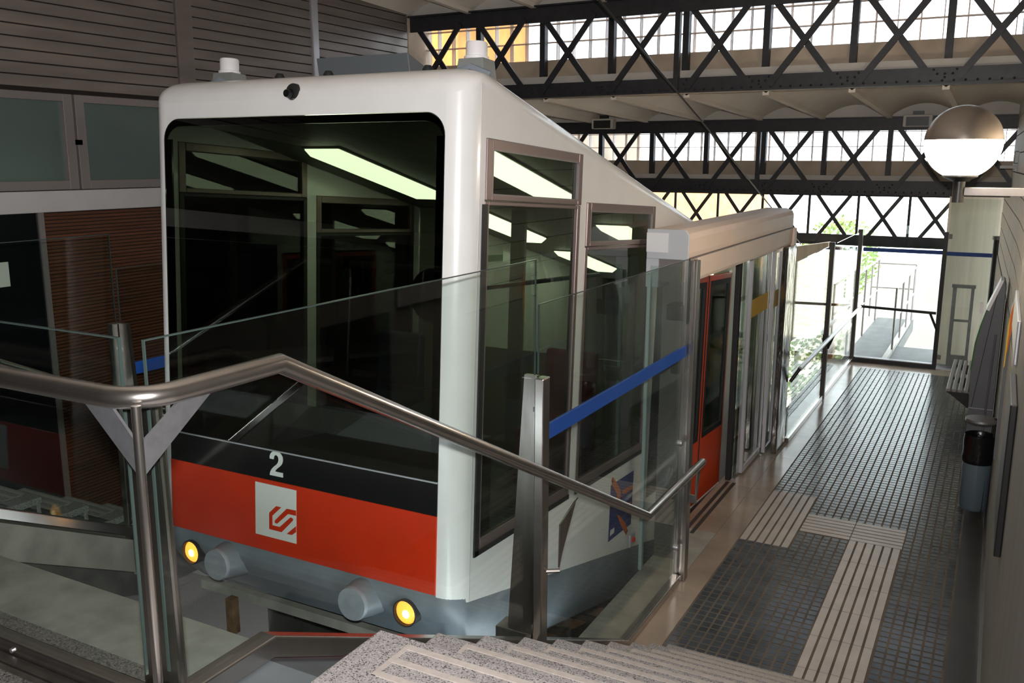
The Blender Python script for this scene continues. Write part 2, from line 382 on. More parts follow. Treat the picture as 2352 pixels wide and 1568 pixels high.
truss(8.76, 3.80, 3.945, 4.555, 4.72, 'nearest black lattice girder, top of the picture, with rivets')
truss(12.25, 2.75, 2.925, 3.535, 3.70, 'second black lattice girder, behind the vaulted ceiling and the speakers')
t3 = truss(16.0, 1.79, 1.965, 2.60, 2.72, 'farthest lattice girder, low over the open end of the station', rv=False, mid=False)
for x in NODES[1:]:
    if x < 0.2: B(x-.02, x+.02, 15.985, 16.015, 1.90, 2.65).build('upright', 'truss_iron', t3)

# ---- clerestory bands of glass blocks
gbm = {}
def clerestory(n, y, zs, zg, zt, label, bw, bh):
    w = thing('window_%d' % n, (-2.9, y, zs), label, 'window', kind='structure')
    B(XL, 0.5, y+0.02, y+0.20, zs-0.20, zg).build('sill_wall', 'plaster', w)
    B(XL, 0.5, y-0.20, y+0.02, zs-0.20, zs).build('ledge', 'ledge_plaster', w)
    B(XL, 0.5, y-0.20, y+0.20, zt, zt+0.3).build('head_wall', 'plaster', w)
    for x in NODES:
        if x < 0.2 and x > XL+0.1: B(x-.03, x+.03, y-0.07, y+0.01, zs, zt).build('mullion', 'truss_iron', w)
    me = B(0.004, bw-0.004, 0.04, 0.12, 0.004, bh-0.004).mesh('glass_block'); me.materials.append(MATS['glass_block'])
    fr = MB(); x = XL; nx = int((0.45-XL)/bw); nz = max(1, round((zt-zg)/bh))
    for i in range(nx+1): fr.box(XL+i*bw-0.004, XL+i*bw+0.004, y+0.045, y+0.115, zg, zt)
    for j in range(nz+1): fr.box(XL, 0.45, y+0.046, y+0.114, zg+j*bh-0.004, zg+j*bh+0.004)
    fr.build('joint_grid', 'block_frame', w)
    for i in range(nx):
        for j in range(nz):
            o = bpy.data.objects.new('glass_block', me); COL.objects.link(o); o.parent = w; o.location = Vector((XL+i*bw, y, zg+j*bh)) - w.location
clerestory(1, 9.02, 4.02, 4.21, 4.77, 'band of glass blocks behind the nearest girder', 0.187, 0.187)
clerestory(2, 12.52, 2.985, 3.165, 3.72, 'band of glass blocks behind the second girder', 0.187, 0.185)

# ---- lower platform floor
FL = MB()
FL.box(-2.25, 0.17, 5.0, 15.2, -0.30, -0.0022)
FLO = FL.build('floor', 'grout'); tag(FLO, 'lower platform floor of dark mosaic with pale tactile strips', 'floor', kind='structure')
# stone borders left of the mosaic
yy = [5.0, 6.1, 7.3, 8.55, 9.65, 10.9, 12.2, 13.5, 15.2]
for a, b in zip(yy[:-1], yy[1:]):
    B(-1.915, -1.722, a+.0015, b-.0015, -0.006, 0.0).build('border_slab', 'border_stone', FLO)
    B(-2.25, -1.918, a+.0015, b-.0015, -0.006, 0.0).build('border_slab', 'border_stone' if 6.2 < a < 9.6 else 'concrete', FLO)
B(-0.047, 0.17, 5.0, 15.2, -0.006, 0.0).build('border_strip', 'border_dark', FLO)
B(-1.72, -0.047, 14.72, 15.2, -0.006, 0.0).build('border_strip', 'border_stone', FLO)
for x0, x1 in ((-2.19, -2.155), (-2.125, -2.09)): B(x0, x1, 7.2, 8.62, 0.0, 0.002).build('tread_groove', 'groove', FLO)
X0, PX = -1.714, 0.0692; Y0, PY = 5.02, 0.07417; NC, NR = 24, 131
S = PY*6
tac = []                                     # tactile rectangles (col0, row0, cols, rows, dir)
YT = lambda r: Y0+PY*r
tiles = []
def intac(c, r):
    y = YT(r)+PY/2
    if c < 6 and 7.29 <= y <= 8.60: return True
    if 6 <= c < 18 and 7.71 <= y <= 8.155: return True
    if 12 <= c < 18 and y <= 7.71: return True
    return False
for r in range(NR):
    for c in range(NC):
        if not intac(c, r): tiles.append((X0+PX*c, YT(r), (c, r)))
tiles.sort(key=lambda t: math.hypot(t[0], t[1]))
tmesh = B(0.007, PX-0.008, 0.008, PY-0.009, -0.006, 0.0).mesh('mosaic_tile'); tmesh.materials.append(MATS['mosaic'])
for x, y, _ in tiles[:300]:
    o = bpy.data.objects.new('mosaic_tile', tmesh); COL.objects.link(o); o.parent = FLO; o.location = (x, y, random.uniform(-0.0006, 0.0006))
st = MB()
for x, y, _ in tiles[300:]: st.box(x+.007, x+PX-.008, y+.008, y+PY-.009, -0.006, random.uniform(-.0006, .0006))
st.build('mosaic_tiles', 'mosaic', FLO, kind='stuff')
barY = B(0.004, PX-0.013, 0.003, 0.445-0.004, -0.006, 0.0015).mesh('tactile_bar'); barY.materials.append(MATS['tactile'])
barX = B(0.003, 0.4152-0.004, 0.004, PY-0.016, -0.006, 0.0015).mesh('tactile_bar'); barX.materials.append(MATS['tactile'])
def put(me, x, y):
    o = bpy.data.objects.new('tactile_bar', me); COL.objects.link(o); o.parent = FLO; o.location = (x, y, 0)
ycur = 7.705
for k in range(7):
    ycur -= 0.445
    if ycur < 4.9: break
    for c in range(6): put(barY, X0+PX*(12+c), ycur)
for k in range(3):
    for c in range(6): put(barY, X0+PX*c, 7.285+0.437*k)
for k in range(2):
    for r in range(6): put(barX, X0+PX*6+0.4152*k, 7.71+PY*r)

# ---- upper landing and stairs
RIS, TRD, NY, NZ = 0.1705, 0.3287, 2.104, 1.705
LA = B(-6.0, 0.17, -3.0, 1.72, 1.35, 1.60).build('landing', 'granite_dark'); tag(LA, 'upper landing floor of dark speckled granite', 'floor', kind='structure')
B(0.17, 1.5, -3.0, 1.4, 1.35, 1.60).build('landing_extension', 'granite_dark', LA)
def stairs(x0, x1, label, outer):
    s = thing('staircase', (0.5*(x0+x1), 3.5, 0.0), label, 'stairs', 'granite stairs either side of the track')
    sg = 1 if x1 > x0 else -1
    for k in range(0, 10):
        yk = NY+TRD*k; z = NZ-RIS*k
        ya = yk-TRD if k else -0.2
        B(x0, x1, ya, yk, z-0.045, z).build('tread', 'granite_step', s, bevel=0.006)
        B(x0+0.004*sg, x1-0.004*sg, yk-0.03, yk-0.012, z-RIS, z-0.045).build('riser', 'granite_step', s)
        ins = 0.13; xa = x0+ins*sg
        for j, dy in enumerate((0.035, 0.105, 0.175) if k else (0.05, 0.13, 0.21)):
            B(xa, x1-0.03*sg, yk-dy-0.012, yk-dy+0.012, z-0.001, z+0.003).build('anti_slip_strip', 'inlay', s)
        B(xa, xa+0.016*sg, yk-(0.187 if k else 0.222), yk-(0.023 if k else 0.038), z-0.0015, z+0.0025).build('anti_slip_strip', 'inlay', s)
    yb = NY+TRD*9
    m = MB(); fn = lambda a, b, c: (c, a, b)
    m.prism([(-0.2, 1.60), (NY-.05, 1.60), (yb-.03, 0.12), (yb-.03, -0.0), (4.2, 0.0), (-0.2, 1.36)], fn, x0+0.02*sg, x1-0.02*sg)
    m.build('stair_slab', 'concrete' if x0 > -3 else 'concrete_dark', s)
    return s
stairs(-1.60, 0.13, 'granite stairs in the foreground leading down to the mosaic platform', -1.9)
stairs(-5.28, -5.98, 'dim granite stairs on the far side of the track beside the wooden slats', -4.95)
# stringer troughs between stairs and balustrade
for sx, lb in ((-1, 'grey metal stringer beside the foreground stairs'), (1, 'concrete stringer of the far stairs left of the track')):
    xa, xb = (-1.965, -1.605) if sx < 0 else (-4.93, -5.27)
    m = MB(); fn = lambda a, b, c: (c, a, b)
    off = 0.0 if sx < 0 else 0.0
    if sx < 0: m.prism([(1.72, 1.60), (1.93, 1.60), (5.04, 0.0), (4.6, 0.0), (1.93, 1.36), (1.72, 1.36)], fn, min(xa, xb), max(xa, xb))
    else: m.prism([(1.72, 1.60), (1.93, 1.60), (4.0, 0.55), (4.0, 0.32), (1.93, 1.36), (1.72, 1.36)], fn, min(xa, xb), max(xa, xb))
    o = m.build('stringer', 'skirt_grey' if sx < 0 else 'concrete'); tag(o, lb, 'stringer', kind='structure')
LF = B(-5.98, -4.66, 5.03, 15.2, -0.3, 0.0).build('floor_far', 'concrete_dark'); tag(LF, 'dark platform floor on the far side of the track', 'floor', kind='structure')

# ---- track pit
PT = MB()
fn = lambda a, b, c: (c, a, b)
PT.prism([(1.72, 1.10), (2.62, 1.10), (2.62, 0.0), (2.8, -0.05), (18, -4.1), (18, -4.5), (1.72, -0.5)], fn, -4.93, -1.965)
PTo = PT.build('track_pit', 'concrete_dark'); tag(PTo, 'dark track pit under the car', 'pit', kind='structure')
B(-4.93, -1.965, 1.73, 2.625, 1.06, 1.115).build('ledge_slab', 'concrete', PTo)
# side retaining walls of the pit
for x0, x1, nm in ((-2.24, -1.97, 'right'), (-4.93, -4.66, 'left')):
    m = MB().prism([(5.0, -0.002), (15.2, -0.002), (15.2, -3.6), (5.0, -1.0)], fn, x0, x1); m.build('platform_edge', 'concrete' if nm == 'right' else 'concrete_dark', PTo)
tr_slope = -0.262
TK = thing('railway_track', (-3.475, 3.0, 0.0), 'rusty railway track running down the dark pit below the car', 'track')
for i, x in enumerate((-3.475-0.6, -3.475+0.6)):
    MB().beam((x, 2.75, 0.13), (x, 17.5, 0.13+tr_slope*14.75), 0.065, 0.14).build('rail', 'rail_steel', TK)
sm = MB().beam((-0.98, 0, 0), (0.98, 0, 0), 0.2, 0.10).mesh('sleeper'); sm.materials.append(MATS['rust'])
for k in range(12):
    y = 3.0+0.62*k; o = bpy.data.objects.new('sleeper', sm); COL.objects.link(o); o.parent = TK; o.location = (0, y-3.0, tr_slope*(y-2.75)+0.01); o.rotation_euler = (math.atan(tr_slope), 0, 0)
o = B(-4.72, -3.0, 4.16, 4.22, 0.20, 0.265).build('pit_beam', 'concrete'); tag(o, 'pale steel cross beam in the pit below the buffers', 'beam')
o = B(-4.30, -4.24, 3.98, 4.04, 0.05, 0.30).build('pit_bracket', 'rust'); tag(o, 'short rusty upright bracket in the pit behind the pale beam', 'bracket')
o = MB().tube([(-2.42, 4.6, -0.25), (-2.46, 5.6, -0.42), (-2.40, 6.6, -0.72)], 0.05, 10).build('pit_cable', 'rust', smooth=True); tag(o, 'brown haulage cable in the pit by the platform edge', 'cable')

# =================================================================== FUNICULAR CAR
CX, CXL, CXR = -3.475, -4.60, -2.35
CAR = thing('funicular_car', (0, 3.70, 0.0), 'white funicular car with red and black front carrying the number 2', 'funicular car')
CAR.rotation_euler = (math.radians(-3.5), 0, 0)
def cb(m, name, ma, parent=None, **k): return m.build(name, ma, parent or CAR, rel=False, **k)
LEN = 8.3
VT = lambda l: 3.675-0.196*l
SK = lambda l: 0.82-0.2*max(0, l-0.10)
RC, RF, RS, RH = 0.13, 0.26, 0.10, 0.10
RHP = lambda l: 0.10+0.085*max(0.0, 1-l/0.13)       # rounding height, larger at the brow
def outline(lf, ds):
    """plan outline from rear right round the front to rear left; lf = front inset, ds = side inset"""
    P = []; xr, xl = CXR-ds, CXL+ds
    for l in (LEN, 6.5, 5.3, 3.5, 2.8, 1.5, 0.6): P.append((xr, l))
    for i in range(9):
        a = PI/2*i/8; P.append((xr-RC+RC*math.cos(a), lf+RC-RC*math.sin(a)))
    for i in range(1, 12): P.append((xr-RC-(xr-xl-2*RC)*i/12, lf))
    for i in range(9):
        a = PI/2*i/8; P.append((xl+RC-RC*math.sin(a), lf+RC-RC*math.cos(a)))
    for l in (0.6, 1.5, 2.8, 3.5, 5.3, 6.5, LEN): P.append((xl, l))
    return P
rings = []; NT = 8
for j in range(NT+1):
    t = PI/2*j/NT
    o = outline(RF*(1-math.cos(t)), RS*(1-math.cos(t)))
    rings.append([(x, l, VT(l)-RHP(lb)+RHP(lb)*math.sin(t)) for (x, l), (xb, lb) in zip(o, outline(0, 0))])
n = len(rings[0]); m = MB(); vs = [p for r in rings for p in r]; fs = []
for j in range(NT):
    for i in range(n-1): fs.append((j*n+i, j*n+i+1, (j+1)*n+i+1, (j+1)*n+i))
b0 = NT*n
for i in range((n-1)//2): fs.append((b0+i, b0+i+1, b0+n-2-i, b0+n-1-i))
m.add(vs, fs); cb(m, 'roof_shell', 'white_paint', smooth=True)
# corner pillars (quarter rounds) right and left
for sgn, xs in ((1, CXR), (-1, CXL)):
    m = MB(); K = 10; vs = []
    for i in range(K+1):
        a = PI/2*i/K; x = xs-sgn*RC+sgn*RC*math.cos(a); l = RC-RC*math.sin(a)
        vs += [(x, l, 0.84 if l < 0.1 else SK(l)), (x, l, VT(l)-RHP(l))]
    for i in range(K+1):
        a = PI/2*i/K; x = xs-sgn*RC+sgn*(RC-.03)*math.cos(a); l = RC-(RC-.03)*math.sin(a)
        vs += [(x, l, 0.84), (x, l, VT(l)-RHP(l))]
    q = 2*(K+1); fs = [(2*i, 2*i+1, 2*i+3, 2*i+2) for i in range(K)] + [(q+2*i, q+2*i+2, q+2*i+3, q+2*i+1) for i in range(K)]
    fs += [(2*i, 2*i+2, q+2*i+2, q+2*i) for i in range(K)] + [(0, q, q+1, 1), (2*K, 2*K+1, q+2*K+1, q+2*K)]
    m.add(vs, fs); cb(m, 'corner_pillar', 'white_paint', smooth=True)
    # panel seam just behind the corner
    cb(MB().box(xs-sgn*0.002, xs+sgn*0.0015, RC-0.002, RC+0.002, SK(RC), VT(RC)-RH), 'panel_seam', 'aluminium')
# side walls built in strips around the openings
def side_wall(xs, sgn, holes):
    br = sorted({RC, LEN, *[h[0] for h in holes], *[h[1] for h in holes]})
    m = MB()
    for a, b in zip(br[:-1], br[1:]):
        mid = (a+b)/2; hs = sorted([(h[2], h[3]) for h in holes if h[0] <= mid <= h[1]])
        segs = []; lo = None
        edges = [('S', None)] + [e for h in hs for e in (('v', h[0]), ('v', h[1]))] + [('T', None)]
        for p, q in zip(edges[0::2], edges[1::2]):
            za = [SK(l) if p[0] == 'S' else p[1] for l in (a, b)]; zb = [VT(l)-RH if q[0] == 'T' else q[1] for l in (a, b)]
            if zb[0]-za[0] < 0.003 and zb[1]-za[1] < 0.003: continue
            t = 0.03*sgn
            m.hexa([(xs-t, a, za[0]), (xs, a, za[0]), (xs, b, za[1]), (xs-t, b, za[1]), (xs-t, a, zb[0]), (xs, a, zb[0]), (xs, b, zb[1]), (xs-t, b, zb[1])])
    return cb(m, 'side_wall', 'white_paint')
H1 = (0.185, 1.386, 1.08, 3.285); H2 = (1.49, 2.79, 1.08, 2.99); HD = (3.55, 5.22, 0.18, 2.40); H3 = (5.6, 6.9, 0.5, 2.1)
H4 = (2.95, 3.47, 0.62, 2.50)
side_wall(CXR, 1, [H1, H2, H4, HD, H3])
cb(B(CXR-0.02, CXR-0.008, H4[0], H4[1], H4[2], H4[3]), 'dark_side_panel', 'black_gloss')
cb(B(CXL+.03, CXR-.03, LEN-.04, LEN, -0.9, VT(LEN)-.05), 'rear_wall', 'interior_dark'); side_wall(CXL, -1, [H1, H2])
def frame4(m, x0, x1, a, b, z0, z1, t, tb=None, tt=None):
    tb = tb or t; tt = tt or t
    m.box(x0, x1, a, a+t, z0, z1); m.box(x0, x1, b-t, b, z0, z1); m.box(x0, x1, a+t, b-t, z0, z0+tb); m.box(x0, x1, a+t, b-t, z1-tt, z1); return m
for xs, sgn in ((CXR, 1), (CXL, -1)):
    for (a, b, v0, v1), vm in ((H1, 2.967), (H2, 2.705)):
        lo = cb(frame4(MB(), xs-0.035*sgn, xs+0.006*sgn, a, b, v0, vm, 0.042, 0.06, 0.022), 'side_window', 'frame_mauve' if sgn > 0 else 'black_rubber', bevel=0.004)
        cb(B(xs-0.016*sgn, xs-0.008*sgn, a+.042, b-.042, v0+.06, vm-.022), 'pane', 'glass_tint', lo)
        hi = cb(frame4(MB(), xs-0.035*sgn, xs+0.012*sgn, a, b, vm+0.003, v1, 0.058, 0.03, 0.055), 'vent_window', 'frame_mauve', bevel=0.005)
        cb(B(xs-0.012*sgn, xs-0.004*sgn, a+.058, b-.058, vm+.033, v1-.055), 'pane', 'glass_tint', hi)
        cb(frame4(MB(), xs-0.006*sgn, xs+0.014*sgn, a+.052, b-.052, vm+.028, v1-.05, 0.010), 'bead', 'frame_grey', hi)
    if sgn < 0: continue
    fr = cb(frame4(MB(), xs-0.035*sgn, xs+0.006*sgn, H3[0], H3[1], H3[2], H3[3], 0.05), 'side_window', 'frame_mauve')
    cb(B(xs-0.016*sgn, xs-0.008*sgn, H3[0]+.05, H3[1]-.05, H3[2]+.05, H3[3]-.05), 'pane', 'glass_tint', fr)
    # black lower window seal, sloping chamfer as in the photo
    if sgn > 0:
        cb(B(xs-0.004, xs+0.010, H1[0]-0.02, H1[1], 1.055, 1.085), 'window_seal', 'black_rubber')
        cb(B(xs-0.004, xs+0.010, H1[0]-0.025, H1[0]+0.02, 1.055, 2.95), 'window_seal', 'black_rubber')
        cb(B(xs-0.004, xs+0.010, H2[0], H2[1]+.01, 1.055, 1.085), 'window_seal', 'black_rubber')
    # doors: two red leaves
    for d, (a, b) in enumerate(((3.56, 4.375), (4.395, 5.21))):
        L = cb(frame4(MB(), xs-0.03*sgn, xs+0.008*sgn, a, b, 0.20, 2.38, 0.055, 0.62, 0.05), 'door_leaf', 'door_red_lit', bevel=0.004)
        cb(frame4(MB(), xs-0.026*sgn, xs+0.011*sgn, a+.055, b-.055, 0.82, 2.33, 0.05), 'glazing_rubber', 'black_rubber', L)
        cb(B(xs-0.012*sgn, xs-0.004*sgn, a+.1, b-.1, 0.87, 2.28), 'pane', 'glass_tint', L)
    cb(B(xs-0.03*sgn, xs+0.012*sgn, 4.376, 4.394, 0.2, 2.38), 'door_seal', 'black_rubber')
    cb(B(xs-0.02*sgn, xs+0.035*sgn, 3.5, 5.3, 0.13, 0.17), 'door_sill', 'black_metal')
# front: brow above the windscreen
FX0, FX1 = CXL+RC, CXR-RC
WV0, WV1, WR_ = 1.50, 3.40, 0.12
def wtop(x):
    d = min(x-FX0, FX1-x)
    return WV1 if d >= WR_ else WV1-WR_+math.sqrt(max(0, WR_**2-(WR_-d)**2))
XS = [FX0+(FX1-FX0)*i/96 for i in range(97)]
XS = sorted(set(XS+[FX0+WR_*(1-math.cos(PI/2*i/8)) for i in range(9)]+[FX1-WR_*(1-math.cos(PI/2*i/8)) for i in range(9)]))
m = MB(); vs = []; K = len(XS)
for l in (0.0, 0.03):
    for x in XS: vs += [(x, l, wtop(x)), (x, l, VT(0)-RHP(0))]
fs = [(2*i, 2*i+2, 2*i+3, 2*i+1) for i in range(K-1)] + [(2*K+2*i, 2*K+2*i+1, 2*K+2*i+3, 2*K+2*i+2) for i in range(K-1)] + [(2*i, 2*K+2*i, 2*K+2*i+2, 2*i+2) for i in range(K-1)]
m.add(vs, fs); cb(m, 'front_brow', 'white_paint', smooth=True)
# windscreen glass and its black border
def strip(l0, l1, lo, hi):
    m = MB(); vs = []
    for l in (l0, l1):
        for x in XS: vs += [(x, l, lo(x)), (x, l, hi(x))]
    fs = [(2*i, 2*i+2, 2*i+3, 2*i+1) for i in range(K-1)] + [(2*K+2*i, 2*K+2*i+1, 2*K+2*i+3, 2*K+2*i+2) for i in range(K-1)]
    fs += [(2*i, 2*K+2*i, 2*K+2*i+2, 2*i+2) for i in range(K-1)] + [(2*i+1, 2*i+3, 2*K+2*i+3, 2*K+2*i+1) for i in range(K-1)]
    fs += [(0, 1, 2*K+1, 2*K), (2*K-2, 4*K-2, 4*K-1, 2*K-1)]
    m.add(vs, fs); return m
ws = cb(strip(-0.006, 0.0, lambda x: WV0, lambda x: wtop(x)-0.004), 'windscreen', 'glass_windscreen')
def intop(x): return min(wtop(x)-0.045, WV1-0.045)
m = strip(0.001, 0.012, intop, lambda x: wtop(x)-0.004)
for x0, x1 in ((FX0, FX0+0.055), (FX1-0.05, FX1)): m.box(x0, x1, 0.001, 0.012, WV0, WV1-WR_)
m.box(FX0, FX1, 0.001, 0.012, WV0, WV0+0.05)
cb(m, 'windscreen_border', 'black_gloss', ws)
cb(B(FX0, FX1, -0.006, 0.03, 1.31, WV0-0.006), 'black_band', 'black_gloss')
cb(B(FX0, FX1, -0.010, 0.0, WV0-0.012, WV0-0.004), 'band_trim', 'aluminium')
cb(B(FX0-0.0, FX1+0.0, -0.010, 0.03, 0.87, 1.309), 'red_panel', 'red_paint', bevel=0.003)
# number and emblem traced as flat prints on the front
def fl(px, py):   # trace pixel -> (x, v) on the front plane, constants worked out beforehand
    return px, py
def poly(pts, l0, l1, name, ma, parent=None):
    return cb(MB().prism(pts, lambda a, b, c: (a, c, b), l0, l1), name, ma, parent)
def num(u, w): return (-3.645+u*0.100, 1.342+w*0.150)
two = [(0.0,.66),(0.0,.76),(.05,.85),(.15,.93),(.30,.985),(.5,1.0),(.7,.985),(.86,.92),(.97,.82),(1,.71),(.98,.61),(.92,.52),(.8,.43),(.6,.33),(.47,.25),(.40,.18),(1,.18),(1,0),(0,0),(.02,.10),(.08,.19),(.18,.28),(.35,.385),(.52,.47),(.63,.56),(.68,.66),(.67,.74),(.62,.81),(.5,.85),(.38,.82),(.32,.75),(.30,.66)]
poly([num(*p) for p in two], -0.0095, -0.0055, 'number_two', 'white_print')
LX, LZ, LW, LH = -3.757, 0.962, 0.316, 0.322
poly([(LX, LZ), (LX+LW, LZ), (LX+LW, LZ+LH), (LX, LZ+LH)], -0.0125, -0.0095, 'emblem_square', 'white_print')
def em(px, py):   # crop pixel of the emblem square, deskewed by its own corners
    u = (px-122)/565.0; top = 558+(700-558)*u; bot = 1270+(1433-1270)*u; w = (py-top)/(bot-top)
    return (LX+LW*min(u, 1.0), LZ+LH*(1-w))
for P in ([(415,905),(485,925),(362,1035),(362,1165),(463,1193),(612,1065),(645,1082),(645,1110),(490,1265),(318,1215),(318,992)],
          [(560,945),(687,975),(687,1045),(580,1018),(430,1145),(397,1135),(397,1100)],
          [(687,1188),(687,1270),(632,1308),(560,1290)]):
    poly([em(*p) for p in P], -0.0145, -0.0124, 'emblem_stroke', 'red_paint')
# bumper / skirt
def skirt_ring(l_in, dz, bulge):
    o = outline(l_in, bulge); return [(x, l, (0.868 if l < RC*0.9 else SK(l))-dz*(0.60+0.40*min(1, max(0, l)/0.5))) for (x, l) in o]
R = [skirt_ring(0.004, 0.0, 0.004), skirt_ring(-0.012, 0.06, 0.0), skirt_ring(-0.010, 0.16, 0.004), skirt_ring(0.03, 0.27, 0.02), skirt_ring(0.11, 0.36, 0.05), skirt_ring(0.22, 0.42, 0.08)]
m = MB(); n = len(R[0]); m.add([p for r in R for p in r], [(j*n+i, (j+1)*n+i, (j+1)*n+i+1, j*n+i+1) for j in range(len(R)-1) for i in range(n-1)])
cb(m, 'bumper_skirt', 'bumper_grey', smooth=True)
cb(MB().hexa([(CXL+.1,0.6,0.28),(CXR-.1,0.6,0.28),(CXR-.1,LEN,0.36-.2*(LEN-.2)),(CXL+.1,LEN,0.36-.2*(LEN-.2)),(CXL+.1,0.6,0.45),(CXR-.1,0.6,0.45),(CXR-.1,LEN,0.5-.2*(LEN-.2)),(CXL+.1,LEN,0.5-.2*(LEN-.2))]), 'underframe', 'interior_dark')
for dx in (-0.515, 0.515):
    bf = cb(MB().lathe([(0.135, 0.16), (0.118, 0.02), (0.096, -0.085)], (CX+dx, 0, 0.745), 'Y', 28, cap=False), 'buffer', 'bumper_grey', smooth=True)
    cb(MB().lathe([(0.096, -0.085), (0.098, -0.10), (0.092, -0.112), (0.0, -0.112)], (CX+dx, 0, 0.745), 'Y', 28), 'buffer_plate', 'buffer_grey', bf, smooth=True)
for dx in (-0.815, 0.815):
    hd = cb(MB().lathe([(0.078, 0.12), (0.078, -0.03), (0.070, -0.034), (0.066, -0.01)], (CX+dx, 0, 0.735), 'Y', 24, cap=False), 'headlight', 'black_rubber', smooth=True)
    cb(MB().lathe([(0.067, -0.012), (0.052, -0.026), (0.03, -0.034), (0.0, -0.038)], (CX+dx, 0, 0.735), 'Y', 24, cap=False), 'lens', 'headlight', hd, smooth=True)
    cb(MB().lathe([(0.024, -0.036), (0.018, -0.040), (0.0, -0.042)], (CX+dx+.012, 0, 0.735), 'Y', 16, cap=False), 'bulb_glow', 'headlight_core', hd, smooth=True)
# brow camera
bc = cb(MB().lathe([(0.052, 0.03), (0.052, -0.012), (0.040, -0.02)], (CX, 0.02, 3.52), 'Y', 24, cap=True), 'brow_camera', 'black_rubber', smooth=True)
cb(MB().lathe([(0.028, -0.02), (0.020, -0.05), (0.0, -0.052)], (CX-.015, 0.02, 3.515), 'Y', 18), 'lens', 'black_gloss', bc, smooth=True)
# roof equipment
def antenna(x, l, tilt):
    z = VT(l)+0.002
    a = cb(MB().hexa([(x-.09,l-.06,z-.02),(x+.09,l-.06,z-.02),(x+.09,l+.08,z-.02),(x-.09,l+.08,z-.02),(x-.075,l-.05,z+.10),(x+.075,l-.05,z+.10),(x+.075,l+.07,z+.10),(x-.075,l+.07,z+.10)]), 'antenna_bracket', 'bracket_grey')
    cb(MB().lathe([(0.066, 0.10), (0.066, 0.115), (0.058, 0.118), (0.058, 0.182), (0.053, 0.190), (0.0, 0.192)], (x, l+.01, z), 'Z', 24), 'antenna_drum', 'antenna_white', a, smooth=True)
    cb(MB().tube([(x-.16, l-.02, z+.0), (x-.06, l-.08, z+.03), (x+.02, l-.085, z+.05), (x+.12, l-.05, z+.01)], 0.018, 8), 'roof_cable', 'cable_grey', smooth=True)
antenna(-4.31, 0.36, 0); antenna(-2.53, 0.36, 0)
z = VT(0.55)
cb(MB().hexa([(-3.68,0.5,z-.03),(-3.02,0.5,z-.03),(-3.02,1.2,z-.16),(-3.68,1.2,z-.16),(-3.68,0.44,z+.215),(-3.02,0.44,z+.215),(-3.02,1.2,z+.0),(-3.68,1.2,z+.0)]), 'roof_unit', 'roof_unit', bevel=0.006)
for x in (-3.78, -3.42, -2.75):
    cb(MB().lathe([(0.03, 0), (0.03, 0.03), (0.018, 0.05), (0, 0.052)], (x, 0.24, VT(0.24)-.01), 'Z', 14), 'roof_bolt', 'black_rubber', smooth=True)
# side print
def sp(px, py):   # print corner pixels deskewed to the blue rectangle on the side
    lT = 400+(145-400)*((px-185)/(595-185)); lB = 1445+(1105-1445)*((px-135)/(540-135)); w = (py-lT)/(lB-lT)
    u = (px-(185-50*w))/410.0
    return (2.155+0.475*u, 0.945-0.436*w)
def sprint(P, x0, x1, name, ma): return cb(MB().prism([sp(*p) for p in P], lambda a, b, c: (c, a, b), x0, x1), name, ma)
sprint([(185,400),(595,145),(540,1105),(135,1445)], CXR, CXR+0.0012, 'side_print', 'blue_print')
for P, ma in (([(190,300),(215,255),(250,300),(350,490),(350,690),(300,690),(285,560),(205,390)], 'orange_print'), ([(380,500),(575,400),(570,470),(440,560),(380,560)], 'orange_print'),
              ([(100,580),(125,545),(150,600),(205,660),(200,720),(110,660)], 'orange_print'), ([(430,760),(545,690),(540,760),(480,800)], 'orange_print'),
              ([(285,940),(330,960),(430,1080),(485,1230),(450,1310),(400,1230),(340,1100)], 'orange_print'),
              ([(195,330),(212,285),(228,330),(212,375)], 'white_print'), ([(105,600),(122,570),(138,620),(120,645)], 'white_print'), ([(435,1245),(468,1230),(452,1290)], 'white_print'),
              ([(170,1230),(240,1175),(235,1270),(165,1335)], 'white_print')):
    sprint(P, CXR+0.0012, CXR+0.0022, 'print_shape', ma)
# interior
cb(MB().hexa([(CXL+.06,.2,.88),(CXR-.06,.2,.88),(CXR-.06,2.85,.88),(CXL+.06,2.85,.88),(CXL+.06,.2,.93),(CXR-.06,.2,.93),(CXR-.06,2.85,.93),(CXL+.06,2.85,.93)]), 'cabin_floor', 'interior_dark')
cb(MB().hexa([(CXL+.06,2.85,.05),(CXR-.06,2.85,.05),(CXR-.06,LEN,-.7),(CXL+.06,LEN,-.7),(CXL+.06,2.85,.12),(CXR-.06,2.85,.12),(CXR-.06,LEN,-.6),(CXL+.06,LEN,-.6)]), 'cabin_floor', 'interior_dark')
CV = lambda l: VT(l)-0.19
cb(MB().hexa([(CXL+.05,.06,CV(.06)),(CXR-.05,.06,CV(.06)),(CXR-.05,LEN,CV(LEN)),(CXL+.05,LEN,CV(LEN)),(CXL+.05,.06,CV(.06)+.02),(CXR-.05,.06,CV(.06)+.02),(CXR-.05,LEN,CV(LEN)+.02),(CXL+.05,LEN,CV(LEN)+.02)]), 'cabin_ceiling', 'interior_cream')
for x in (-4.05, -2.90):
    for (a, b) in ((0.93, 2.20), (2.95, 4.10) if x < -3.5 else (3.3, 4.4), (4.9, 6.0)):
        fn2 = lambda u, w, l: (x+u, l, CV(l)-w)
        pr = [(-.145, 0), (.145, 0), (.145, .02), (.095, .062), (-.095, .062), (-.145, .02)]
        f = cb(MB().prism(pr, fn2, a, b), 'ceiling_light', 'tube_light')
        cb(MB().prism([(-.16, -.002), (.16, -.002), (.16, .012), (-.16, .012)], fn2, a-.015, b+.015), 'light_tray', 'interior_cream', f)
